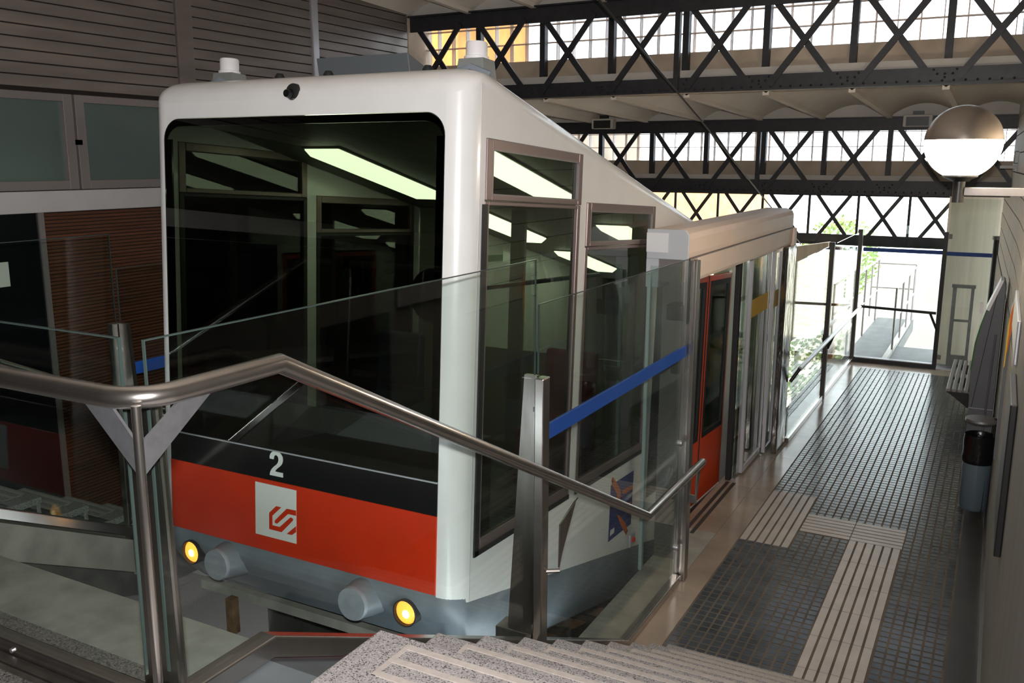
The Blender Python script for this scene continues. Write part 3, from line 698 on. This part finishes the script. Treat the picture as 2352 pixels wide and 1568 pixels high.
# cab partition with door opening, pillar
PL = 2.86
m = MB(); m.box(CXL+.05, -4.35, PL, PL+.04, .9, 2.95); m.box(-3.63, -3.50, PL, PL+.04, .9, 2.95); m.box(-2.55, CXR-.05, PL, PL+.04, .9, 2.95); m.box(-4.35, -2.55, PL, PL+.04, .9, 1.75)
cb(m, 'cab_partition', 'interior_cream')
cb(B(-4.5, -2.5, 0.10, 0.62, 0.93, 1.62), 'driver_desk', 'interior_dark', bevel=0.02)
for x, l in ((-2.62, 0.42), (-3.1, 3.2), (-3.9, 3.6)):
    cb(MB().tube([(x, l, .9 if l < 2.8 else .1), (x, l, CV(l))], 0.017, 10), 'grab_pole', 'black_metal', smooth=True)
cb(MB().tube([(-2.75, .5, 2.45), (-2.75, 2.7, 2.45)], 0.016, 10), 'grab_rail', 'black_metal', smooth=True)
for x in (-4.3, -3.75, -2.75):
    cb(MB().prism([(1.75, .93), (2.3, .93), (2.3, 1.9), (2.22, 1.9), (2.16, 1.4), (1.75, 1.38)], lambda a, b, c: (c, a, b), x-.21, x+.21), 'seat', 'seat_blue' if x < -3 else 'seat_red', bevel=0.03)
sg_ = cb(B(CXL+.035, CXL+.045, 4.05, 4.42, 2.40, 2.56), 'cabin_sign', 'white_print')
cb(B(CXL+.045, CXL+.047, 4.06, 4.41, 2.405, 2.47), 'sign_green', 'totem_green', sg_)
cb(MB().lathe([(0.16, 0), (0.16, .02), (0, .02)], (-2.86, 0.5, 2.42), 'Y', 24), 'round_mirror', 'interior_dark')

# =================================================================== BALUSTRADES AND HANDRAILS
def zline(y): return 1.667-0.51*(y-1.954)
def balustrade(mir, label):
    X = (lambda x: MX(x)) if mir else (lambda x: x)
    t = thing('glass_balustrade', (X(-1.93), 3.9, 0.0), label, 'balustrade', 'glass balustrades along the track')
    fn = lambda a, b, c: (X(c), a, b)
    g1 = MB().prism([(1.57, 1.68), (1.954, 1.68), (3.82, zline(3.82)), (3.82, 2.69), (1.57, 2.69)], fn, -1.934, -1.926).build('glass_panel', 'glass_clear', t)
    g2 = MB().prism([(3.86, zline(3.86)), (5.16, 0.06), (6.25, 0.06), (6.25, 2.47), (3.86, 2.47)], fn, -1.934, -1.926).build('glass_panel', 'glass_clear', t)
    for (ya, yb, zt, g) in ((1.57, 3.82, 2.69, g1), (3.86, 6.25, 2.47, g2)):
        m = B(X(-1.9345), X(-1.9255), ya, yb, zt, zt+0.004); m.build('glass_edge', 'glass_edge', g)
        B(X(-1.9345), X(-1.9255), yb, yb+0.004, 2.13 if yb < 4 else 2.0, zt+0.004).build('glass_edge', 'glass_edge', g)
        B(X(-1.9345), X(-1.9255), ya-0.004, ya, 2.13 if ya > 3 else 1.75, zt+0.004).build('glass_edge', 'glass_edge', g)
    B(X(-1.9385), X(-1.9215), 3.93, 6.24, 1.765, 1.845).build('blue_tape', 'blue_tape', g2)
    m = MB(); w = 0.034
    ra = [(1.55, 1.667), (1.954, 1.667), (5.18, 0.022+0.03), (6.25, 0.022+0.03)]
    m.prism([(1.55, 1.605), (1.945, 1.605), (5.15, 0.0), (6.25, 0.0), (6.25, 0.06), (5.16, 0.06), (1.954, 1.675), (1.55, 1.675)], fn, -1.93-w, -1.93+w)
    m.build('bottom_rail', 'steel', t, bevel=0.006)
    # fin post between the two panes
    p = MB().prism([(3.80, 2.12), (3.875, 2.12), (3.875, 0.62), (3.80, 0.62)], fn, -1.922, -1.872).build('post_channel', 'steel', t, bevel=0.006)
    m = MB().hexa([(X(-2.10),3.845,0.60),(X(-1.93),3.845,0.60),(X(-1.93),3.875,0.60),(X(-2.10),3.875,0.60),(X(-2.0),3.845,2.12),(X(-1.93),3.845,2.12),(X(-1.93),3.875,2.12),(X(-2.0),3.875,2.12)])
    m.build('post_fin', 'steel_brushed', t)
    B(X(-2.14), X(-1.93), 3.80, 3.92, 0.40, 0.76).build('post_foot', 'steel_brushed', t, bevel=0.004)
    # tall end post next to the screen doors
    B(X(-1.965), X(-1.875), 6.27, 6.35, 0.0, 2.46).build('end_post', 'steel_brushed', t, bevel=0.006)
    B(X(-1.915), X(-1.90), 6.262, 6.358, 0.0, 2.46).build('post_strip', 'steel', t)
    # knobs
    for (y, z) in ((6.2, 1.12), (6.2, 0.30), (3.86, 1.95), (3.86, 0.78)):
        MB().lathe([(0.02, 0.018), (0.022, 0.008), (0.022, -0.008), (0.02, -0.018)], (X(-1.93), y, z), 'X', 14).build('glass_stud', 'steel_plate', t, smooth=True)
    # corner fins at the top
    m = MB().hexa([(X(-2.085),1.60,1.36),(X(-1.915),1.60,1.36),(X(-1.915),1.63,1.36),(X(-2.085),1.63,1.36),(X(-2.07),1.60,2.53),(X(-1.945),1.60,2.53),(X(-1.945),1.63,2.53),(X(-2.07),1.63,2.53)])
    m.build('corner_fin', 'steel_brushed', t, bevel=0.01)
    return t
balustrade(False, 'glass balustrade with blue tape beside the foreground stairs')
balustrade(True, 'dim glass balustrade with blue tape on the far side of the track')
# landing balustrade across the head of the pit
t = thing('glass_balustrade', (-3.4, 1.56, 1.6), 'glass balustrade at lower left closing the landing above the pit', 'balustrade', 'glass balustrades along the track')
g = B(-4.87, -2.015, 1.556, 1.564, 1.68, 2.69).build('glass_panel', 'glass_clear', t)
m = B(-4.87, -2.015, 1.5555, 1.5645, 2.69, 2.694); m.box(-2.015, -2.011, 1.5555, 1.5645, 1.72, 2.694); m.build('glass_edge', 'glass_edge', g)
m = B(-4.87, -1.965, 1.535, 1.585, 1.60, 1.675); m.build('bottom_rail', 'steel', t, bevel=0.008)
B(-4.87, -2.0, 1.490, 1.530, 1.60, 1.635).build('kick_rail', 'steel_brushed', t, bevel=0.008)
for x in (-2.08, -2.6, -3.3): MB().lathe([(0.008, 0.0), (0.008, -0.006), (0.004, -0.008)], (x, 1.535, 1.645), 'Y', 10).build('rail_bolt', 'steel_plate', t, smooth=True)

def arc(c, r, a0, a1, z, n=8): return [(c[0]+r*math.cos(a0+(a1-a0)*i/n), c[1]+r*math.sin(a0+(a1-a0)*i/n), z) for i in range(n+1)]
HR = 0.029
def handrail(mir, label, left_to):
    X = (lambda x: MX(x)) if mir else (lambda x: x)
    t = thing('handrail', (X(-1.82), 3.5, 0.9), label, 'handrail', 'tubular steel handrails')
    pts = [(left_to, 1.45, 2.57)] if not mir else []
    if not mir: pts += [(-1.82-0.11, 1.45, 2.57)] + [(-1.93+0.11*math.sin(a), 1.56-0.11*math.cos(a), 2.57) for a in [PI/2*i/8 for i in range(1, 9)]]
    else: pts += [(X(-1.82), 1.62, 2.57)]
    pts += [(X(-1.82), 1.945, 2.57), (X(-1.82), 5.215, 0.925), (X(-1.82), 6.43, 0.925)]
    MB().tube(pts, HR, 20).build('rail_tube', 'steel', t, smooth=True)
    # bracket at the middle post and at the lower end
    for (y, z) in ((4.06, 1.46),):
        MB().prism([(y-.16, z-.11), (y-.10, z-.09), (y+.06, z-.01-.03), (y+.03, z-.045), (y-.13, z-.27), (y-.165, z-.34)], lambda a, b, c: (X(c), a, b), -1.826, -1.818).build('bracket', 'steel_brushed', t)
        MB().tube([(X(-1.82), 3.90, 1.10), (X(-1.88), 3.86, 1.10)], 0.012, 8).build('bracket_pin', 'steel', t)
    MB().prism([(6.30, 0.905), (6.38, 0.905), (6.34, 0.78), (6.30, 0.66), (6.28, 0.66)], lambda a, b, c: (X(c), a, b), -1.826, -1.816).build('bracket', 'steel_brushed', t)
    B(X(-1.88), X(-1.814), 6.285, 6.305, 0.64, 0.70).build('bracket', 'steel_brushed', t)
    if not mir:
        # V plates under the corner bend and the slim upright below them
        z0, z1 = 2.375, 2.545
        MB().prism([(-2.02, z1), (-1.915, z1), (-1.833, 2.462), (-1.833, z0)], lambda a, b, c: (a, c, b), 1.446, 1.454).build('v_plate', 'steel_plate', t)
        MB().prism([(1.445, z0), (1.445, 2.462), (1.575, z1), (1.685, z1)], lambda a, b, c: (c, a, b), -1.826, -1.818).build('v_plate', 'steel_plate', t)
        MB().tube([(-1.826, 1.447, 1.60), (-1.826, 1.447, 2.56)], 0.0125, 12).build('upright_rod', 'steel', t, smooth=True)
        MB().tube([(-1.80, 1.47, 1.60), (-1.80, 1.47, 1.78)], 0.009, 10).build('foot_pin', 'steel', t, smooth=True)
        for x in (-3.0, -4.2):
            MB().tube([(x, 1.45, 1.60), (x, 1.45, 2.56)], 0.0125, 12).build('upright_rod', 'steel', t, smooth=True)
    return t
handrail(False, 'thick steel handrail bending around the foreground corner and down the stairs', -4.95)
handrail(True, 'dim steel handrail sloping down the far stairs at left', None)

# =================================================================== PLATFORM SCREEN DOORS
t = thing('platform_screen_door', (-2.1, 8.2, 0.0), 'platform screen door with cream header box and glass leaves beside the car', 'door')
fn = lambda a, b, c: (a, c, b)
hb = MB().prism([(-2.27, 2.46), (-1.975, 2.46), (-1.97, 2.50), (-1.97, 2.60), (-1.985, 2.64), (-2.05, 2.665), (-2.27, 2.665)], fn, 6.352, 10.05).build('header_box', 'header_paint', t, bevel=0.008)
B(-1.985, -1.966, 6.36, 10.04, 2.452, 2.46).build('header_seam', 'frame_grey', hb)
MB().prism([(-2.2, 2.27), (-1.985, 2.27), (-1.975, 2.30), (-1.97, 2.455), (-2.2, 2.455)], fn, 6.62, 10.15).build('header_fascia', 'header_paint', t, bevel=0.006)
ec = MB().prism([(-2.285, 2.45), (-1.965, 2.45), (-1.965, 2.63), (-1.99, 2.668), (-2.285, 2.668)], fn, 6.335, 6.352).build('end_cap', 'end_cap', t, bevel=0.006)
B(-2.285, -2.12, 6.331, 6.336, 2.50, 2.64).build('end_label', 'antenna_white', ec)
B(-2.285, -2.19, 6.34, 6.60, 2.24, 2.45).build('end_cap', 'end_cap', t)
B(-2.19, -2.02, 6.36, 6.60, 2.28, 2.45).build('motor_box', 'frame_grey', t)
B(-2.03, -1.98, 6.47, 6.60, 2.02, 2.45).build('header_bracket', 'block_paint', t)
B(-2.16, -1.985, 6.46, 6.66, 1.98, 2.10).build('sensor_box', 'black_metal', t, bevel=0.01)
B(-2.0, -1.95, 10.05, 10.16, 2.25, 2.45).build('header_corner', 'header_paint', t)
# glass return beside the car with its pale edge trim
gr = B(-2.245, -1.97, 6.318, 6.330, 0.05, 2.40).build('return_glass', 'glass_clear', t)
B(-2.262, -2.235, 6.30, 6.345, 0.0, 2.36).build('return_edge', 'pale_trim', gr, bevel=0.004)
# black jamb, leaves with aluminium stiles, wavy steel panel
B(-2.215, -2.165, 8.66, 8.74, 0.0, 2.27).build('jamb', 'black_rubber', t, bevel=0.004)
def leaf(xa, ya, yb):
    m = MB(); z0, z1 = 0.02, 2.26
    m.box(xa-.02, xa+.02, ya, ya+.035, z0, z1); m.box(xa-.02, xa+.02, yb-.035, yb, z0, z1); m.box(xa-.02, xa+.02, ya+.035, yb-.035, z0, z0+.06); m.box(xa-.02, xa+.02, ya+.035, yb-.035, z1-.05, z1)
    l = m.build('door_leaf', 'aluminium', t, bevel=0.003)
    B(xa-.006, xa+.006, ya+.035, yb-.035, z0+.06, z1-.05).build('pane', 'glass_door', l)
    B(xa+.0065, xa+.009, ya+.035, yb-.035, 1.62, 1.80).build('yellow_band', 'yellow_print', l)
leaf(-2.12, 8.88, 9.70)
leaf(-2.07, 9.66, 9.98)
sp_ = B(-2.0, -1.94, 9.72, 10.16, 0.0, 2.27).build('steel_panel', 'steel_wavy', t, bevel=0.01)
B(-2.16, -2.13, 8.74, 9.98, 0.0, 2.26).build('fixed_pane', 'glass_door', t)
B(-2.245, -2.02, 6.62, 6.66, 0.0, 2.27).build('jamb', 'frame_grey', t)
ns = B(-2.018, -2.012, 6.62, 6.70, 1.22, 1.56).build('pictogram_strip', 'white_print', t)
B(-2.0125, -2.008, 6.62, 6.70, 1.56, 1.62).build('pictogram_head', 'yellow_print', t)
for k in range(4):
    z = 1.255+0.08*k
    MB().lathe([(0.024, 0), (0.024, 0.0035), (0.017, 0.0035), (0.017, 0.0)], (-2.012, 6.66, z), 'X', 14, cap=False).build('pictogram_ring', 'red_paint', ns)
    B(-2.012, -2.009, 6.652, 6.668, z-0.012, z+0.012).build('pictogram_mark', 'black_rubber', ns)
sw = B(-2.24, -2.225, 6.02, 6.12, 0.30, 0.40).build('push_button_plate', 'aluminium', bevel=0.004); tag(sw, 'small square metal plate with red button low behind the glass near the end post', 'button')
MB().lathe([(0.022, 0), (0.022, 0.012), (0.015, 0.016)], (-2.225, 6.07, 0.35), 'X', 14).build('red_button', 'red_paint', sw, smooth=True)

# =================================================================== FAR PLATFORM GLASS
t = thing('platform_balustrade', (-1.93, 12.6, 0.0), 'tall glass screen with posts and handrail along the far platform edge', 'balustrade')
for (a, b) in ((10.2, 12.42), (12.52, 15.1)):
    B(-1.936, -1.924, a, b, 0.06, 2.08).build('glass_panel', 'glass_clear', t)
    B(-1.955, -1.905, a, b, 0.0, 0.06).build('bottom_rail', 'steel', t, bevel=0.006)
for y in (12.47, 15.15):
    B(-1.965, -1.895, y-.045, y+.045, 0.0, 2.12).build('post', 'post_dark_reflect', t, bevel=0.005)
MB().tube([(-1.85, 10.30, 0.86), (-1.84, 15.05, 0.90)], 0.027, 14).build('rail_tube', 'aluminium', t, smooth=True)
MB().tube([(-1.93, 10.22, 0.72), (-1.85, 10.30, 0.86)], 0.02, 10).build('rail_bracket', 'black_metal', t, smooth=True)
MB().tube([(-1.90, 12.47, 0.70), (-1.85, 12.60, 0.86)], 0.02, 10).build('rail_bracket', 'black_metal', t, smooth=True)
t = thing('glass_end_wall', (-1.3, 15.2, 0.0), 'glass end wall with steel door frame and blue tape at the far end of the platform', 'glass wall')
g = B(-1.88, -0.745, 15.194, 15.206, 0.08, 2.62).build('glass_panel', 'glass_clear', t)
B(-1.88, -0.745, 15.188, 15.193, 1.775, 1.835).build('blue_tape', 'blue_tape', g)
g = B(-0.685, -0.03, 15.194, 15.206, 0.05, 2.62).build('glass_panel', 'glass_clear', t)
B(-0.685, -0.03, 15.188, 15.193, 1.765, 1.825).build('blue_tape', 'blue_tape', g)
B(-0.745, -0.685, 15.15, 15.25, 0.0, 2.12).build('frame_post', 'black_metal', t)
B(-1.93, -0.745, 15.15, 15.25, 0.0, 0.08).build('bottom_rail', 'black_metal', t)
B(-1.88, -0.745, 15.14, 15.15, 0.07, 0.085).build('rail_trim', 'aluminium', t)
MB().tube([(-1.84, 15.10, 0.91), (-0.75, 15.10, 0.885)], 0.022, 12).build('rail_tube', 'black_metal', t, smooth=True)
MB().tube([(-0.83, 15.10, 0.87), (-0.72, 15.12, 0.62)], 0.018, 8).build('rail_bracket', 'black_metal', t)
for z in (0.16, 2.02): B(-0.68, -0.63, 15.16, 15.24, z, z+.07).build('hinge', 'galvanised', t)

# =================================================================== PLATFORM FURNITURE
# globe lamp
gx, gy, gz, gr_ = -0.25, 6.22, 3.27, 0.218
t = thing('globe_lamp', (gx, gy, gz-0.32), 'lit globe lamp with bronze upper half on a wall bracket', 'lamp')
pr = [(gr_*math.sin(a), -gr_*math.cos(a)) for a in [PI*(0.12+0.40*i/14) for i in range(15)]]
MB().lathe(pr, (gx, gy, gz), 'Z', 40, cap=True).build('globe', 'globe_glass', t, smooth=True)
pr = [((gr_+0.002)*math.sin(a), -(gr_+0.002)*math.cos(a)) for a in [PI*(0.52+0.48*i/16) for i in range(17)]]
MB().lathe(pr, (gx, gy, gz), 'Z', 40, cap=False).build('globe_cap', 'globe_cap', t, smooth=True)
MB().lathe([(0.03, -0.215-.02), (0.10, -0.205), (0.10, -0.195), (0.05, -0.195)], (gx, gy, gz), 'Z', 28).build('collar', 'black_metal', t, smooth=True)
MB().lathe([(0.034, -0.36), (0.034, -0.22)], (gx, gy, gz), 'Z', 20).build('stem', 'black_metal', t, smooth=True)
B(gx+.03, 0.165, gy-.02, gy+.02, gz-.318, gz-.268).build('bracket_arm', 'galvanised', t, bevel=0.004)
# loudspeakers hanging under the second ceiling
def speaker(x, z, label):
    t = thing('loudspeaker', (x, 12.02, z), label, 'loudspeaker', 'loudspeakers by the second girder')
    B(x-.16, x+.16, 11.95, 12.08, z-.065, z+.075).build('cabinet', 'ledge_plaster', t, bevel=0.012)
    B(x-.125, x+.125, 11.942, 11.952, z-.055, z+.05).build('grille', 'black_metal', t)
    B(x-.06, x+.06, 12.0, 12.05, z+.07, z+.12).build('hanger', 'black_metal', t)
speaker(-5.02, 3.66, 'small grey loudspeaker near the car roof, left of the pair')
speaker(-0.99, 3.63, 'small grey loudspeaker left of the globe lamp, right of the pair')
t = thing('wall_floodlight', (0.03, 11.0, 3.1), 'small metal floodlight on the right wall beside the globe lamp', 'floodlight')
B(-.07, 0.08, 10.9, 11.1, 3.09, 3.12).build('plate', 'galvanised', t); B(0.05, 0.11, 10.94, 11.06, 3.14, 3.27).build('lamp_box', 'bracket_grey', t, bevel=0.01)
# bench
t = thing('slatted_bench', (-0.1, 12.6, 0.0), 'slatted grey wall bench behind the dark totem', 'bench')
for k in range(6):
    x = -0.40+0.065*k; B(x, x+.045, 11.85, 13.75, 0.43, 0.465).build('slat', 'bench_slat', t, bevel=0.006)
for y in (11.9, 12.75, 13.6):
    MB().prism([(-0.40, 0.425), (0.02, 0.425), (0.02, 0.25), (-0.16, 0.25), (-0.30, 0.36)], lambda a, b, c: (a, c, b), y-.03, y+.03).build('bracket', 'black_metal', t)
# dark totem with white and green edge
t = thing('information_totem', (0.0, 9.7, 0.0), 'dark grey curved totem with white and green edge, between bin and bench', 'totem')
TP = [(-0.115, 0.0), (-0.115, 0.81), (-0.13, 1.19), (-0.115, 1.45), (-0.085, 1.62), (-0.045, 1.78), (0.055, 2.06), (0.085, 2.06), (0.10, 2.0), (0.10, 0.0)]
MB().prism(TP, lambda a, b, c: (a, c, b), 9.60, 9.95).build('body', 'totem_grey', t, bevel=0.008)
MB().prism([(-0.132, 1.19), (-0.117, 1.45), (-0.087, 1.62), (-0.049, 1.775), (-0.040, 1.77), (-0.075, 1.61), (-0.105, 1.44), (-0.118, 1.19)], lambda a, b, c: (a, c, b), 9.592, 9.955).build('green_edge', 'totem_green', t)
MB().prism([(-0.049, 1.78), (0.05, 2.066), (0.075, 2.066), (-0.022, 1.77)], lambda a, b, c: (a, c, b), 9.592, 9.955).build('white_edge', 'totem_white', t)
B(-0.105, -0.075, 9.585, 9.60, 1.74, 1.85).build('white_tab', 'totem_white', t)
MB().beam((0.03, 9.597, 1.93), (-0.09, 9.597, 0.82), 0.006, 0.004, (0, 1, 0)).build('face_groove', 'black_rubber', t)
B(-0.112, 0.098, 9.5965, 9.6005, 0.808, 0.813).build('face_joint', 'aluminium', t)
MB().tube([(0.055, 9.597, 1.55), (0.015, 9.597, 0.0)], 0.01, 8).build('face_ridge', 'totem_grey', t, smooth=True)
# second narrow totem with coloured picture, seen edge on against the wall
t = thing('poster_board', (0.12, 7.7, 0.5), 'narrow dark board with orange and yellow picture on the right wall', 'board')
MB().prism([(0.118, 0.9), (0.118, 1.9), (0.128, 2.06), (0.15, 2.18), (0.155, 2.18), (0.155, 0.9)], lambda a, b, c: (a, c, b), 7.66, 7.80).build('body', 'totem_grey', t)
MB().prism([(0.119, 1.72), (0.119, 1.95), (0.130, 2.07), (0.149, 2.17), (0.150, 1.95), (0.138, 1.85), (0.132, 1.75)], lambda a, b, c: (a, c, b), 7.65, 7.66).build('picture', 'orange_print', t)
MB().prism([(0.117, 1.62), (0.117, 1.95), (0.125, 2.05), (0.128, 1.85), (0.124, 1.64)], lambda a, b, c: (a, c, b), 7.643, 7.65).build('picture_edge', 'yellow_print', t)
t = thing('notice_frame', (0.14, 5.4, 1.28), 'slim framed notice board seen edge-on near the right picture edge', 'board')
B(0.118, 0.149, 4.7, 5.45, 1.28, 2.04).build('board', 'black_metal', t, bevel=0.006)
B(0.130, 0.149, 5.6, 7.0, 2.05, 2.30).build('head_panel', 'aluminium', t, bevel=0.006)
# litter bin
bx, by = 0.012, 8.85
t = thing('litter_bin', (bx, by, 0.0), 'blue-grey litter bin with black bag and round metal lid against the right wall', 'bin')
MB().lathe([(0.10, 0.06), (0.115, 0.09), (0.122, 0.62), (0.117, 0.64)], (bx, by, 0), 'Z', 32).build('body', 'bin_grey', t, smooth=True)
MB().lathe([(0.123, 0.50), (0.133, 0.54), (0.126, 0.60), (0.131, 0.70), (0.124, 0.76), (0.116, 0.745), (0.113, 0.64)], (bx, by, 0), 'Z', 32, cap=False).build('bag', 'bag', t, smooth=True)
MB().lathe([(0.0, 0.87), (0.122, 0.87), (0.134, 0.885), (0.132, 0.905), (0.0, 0.915)], (bx, by, 0), 'Z', 36).build('lid', 'lid', t, smooth=True)
MB().tube([(bx+.11, by, 0.0), (bx+.11, by, 0.92)], 0.012, 10).build('post', 'black_metal', t, smooth=True)
MB().tube([(bx+.07, by-.085, 0.0), (bx+.075, by-.085, 0.5)], 0.006, 8).build('rod', 'black_metal', t, smooth=True)
# pipe at the far right corner
t = thing('down_pipe', (-0.03, 14.9, 0.0), 'dark drain pipe in the far right corner', 'pipe')
MB().lathe([(0.055, 0.0), (0.055, 2.05)], (-0.02, 14.95, 0), 'Z', 20).build('pipe', 'truss_iron', t, smooth=True)
MB().lathe([(0.075, 2.05), (0.075, 2.10)], (-0.02, 14.95, 0), 'Z', 20).build('collar', 'galvanised', t, smooth=True)
# thin stay cable crossing in front of the girders
o = MB().tube([(-2.6, 4.0, 4.84), (-2.6, 8.76, 3.49), (-2.6, 13.9, 1.95)], 0.008, 8).build('stay_cable', 'truss_iron', smooth=True); tag(o, 'thin dark stay cable slanting across in front of the girders', 'cable')

# =================================================================== OUTSIDE THE OPEN END
o = B(-2.1, 0.7, 15.25, 16.9, -0.25, -0.02).box(-2.1, -1.40, 16.9, 20.0, -0.25, -0.02).build('walkway', 'walkway'); tag(o, 'grey concrete walkway outside the glass end wall', 'walkway', kind='structure')
B(-1.50, -1.42, 15.4, 19.5, -0.02, 0.05).build('kerb', 'pale_wall', o)
o2 = B(-0.745, 0.9, 15.72, 15.90, -0.2, 2.64).build('wall_outer', 'cream_panel'); tag(o2, 'cream rendered wall outside behind the glass end wall', 'wall', kind='structure')
def fence(name, pts, rails, label, r=0.018):
    t = thing(name, pts[0], label, 'guard rail', 'grey metal guard rails outside')
    for p in pts: MB().tube([p, (p[0], p[1], p[2]+max(rails))], r, 10).build('post', 'galvanised', t, smooth=True)
    for h in rails: MB().tube([(p[0], p[1], p[2]+h) for p in pts], r, 10).build('rail', 'galvanised', t, smooth=True)
    return t
fence('guard_rail', [(-1.43, 16.2, 0), (-1.43, 17.4, 0), (-1.43, 18.6, 0), (-1.43, 19.8, 0)], (1.08, 0.55), 'grey metal guard rail running outward beside the walkway')
fence('guard_rail', [(-2.25, 19.9, 0), (-1.43, 19.95, 0)], (1.12, 0.62), 'grey metal guard rail closing the end of the walkway')
fence('guard_rail', [(-2.08, 15.6, 0), (-2.08, 17.5, 0), (-2.08, 19.4, 0)], (1.25, 0.62), 'grey metal guard rail on the track side of the walkway')
t = thing('metal_gate', (-0.43, 15.5, 0.0), 'tall narrow grey metal gate frame in front of the cream wall', 'gate')
m = B(-.565, -.51, 15.48, 15.52, 0, 1.27); m.box(-.31, -.265, 15.48, 15.52, 0, 1.27); m.box(-.58, -.25, 15.46, 15.54, 1.25, 1.30); m.box(-.51, -.31, 15.48, 15.52, .72, .755); m.box(-.51, -.31, 15.48, 15.52, 0, .19)
m.build('frame', 'galvanised', t)
o = B(-2.1, -1.0, 24.2, 24.6, -3.0, 0.35).build('retaining_wall', 'pale_wall'); tag(o, 'pale sunlit wall beyond the walkway', 'wall')
o = B(-40, 40, 17.0, 120, -8.2, -8.0).build('ground', 'earth'); tag(o, 'pale ground outside below the station', 'ground', kind='structure')
b = thing('orange_building', (-11, 14, -8), 'orange sunlit building seen through the leftmost glass blocks', 'building')
B(-14.5, -7.75, 12.6, 15.0, -8.0, 8.0).build('wall', 'orange_brick', b); B(-14.7, -7.55, 12.4, 15.2, 8.0, 8.2).build('roof', 'roofing', b)
b = thing('cream_building', (-9, 34, -6), 'cream sunlit building beyond the farthest girder', 'building')
B(-16.5, -9.0, 34, 40, -8.0, 2.6).build('wall', 'orange_wall', b); B(-16.8, -8.7, 33.7, 40.3, 2.6, 2.8).build('roof', 'roofing', b)
o = MB().prism([(-3.12, 0.02), (-2.47, 0.58), (-2.47, 1.86), (-3.12, 1.74)], lambda a, b, c: (a, c, b), 15.55, 15.75).build('reflection_panel', 'cream_panel'); tag(o, 'cream stand-in for the right wall reflected in the glass, left of the walkway outside', 'panel')  # solid stand-in for the right wall's reflection in the far glass
o = B(-2.45, -2.28, 15.56, 15.76, -0.3, 1.78).build('brick_pier', 'orange_wall'); tag(o, 'pale pink brick pier beside the cream reflection panel outside', 'pier')
# shrubs below the track side
def shrub(x, y, z, r, n, label, seed):
    rr = random.Random(seed); t = thing('shrub', (x, y, z), label, 'shrub', 'shrubs beside the track outside')
    m = MB()
    for i in range(n):
        a, c = rr.uniform(0, 2*PI), rr.uniform(-1, 1); q = r*rr.uniform(0.5, 1)**0.5; s_ = math.sqrt(1-c*c)
        p = Vector((x+q*s_*math.cos(a), y+q*s_*math.sin(a), z+r+q*c*1.1)); d = Vector((rr.uniform(-1, 1), rr.uniform(-1, 1), rr.uniform(-.4, 1))).normalized(); e = d.orthogonal().normalized(); L = rr.uniform(.05, .10)
        m.add([p, p+e*L*.5+d*L*.5, p+d*L*1.2, p-e*L*.5+d*L*.5], [(0, 1, 2, 3)])
    m.build('foliage', 'leaf', t, kind='stuff')
    MB().tube([(x, y, z-1.0), (x, y, z+r)], 0.05, 8).build('stem', 'bark', t, smooth=True)
shrub(-3.4, 18.5, -1.5, 0.9, 1500, 'sunlit green shrub seen through the glass near the screen door', 1)
shrub(-5.6, 20.4, -1.2, 1.3, 1800, 'sunlit green shrub farther down the slope behind the glass', 2)
shrub(-3.3, 22.5, 0.0, 0.9, 1300, 'darker green bush above the guard rail behind the post', 3)
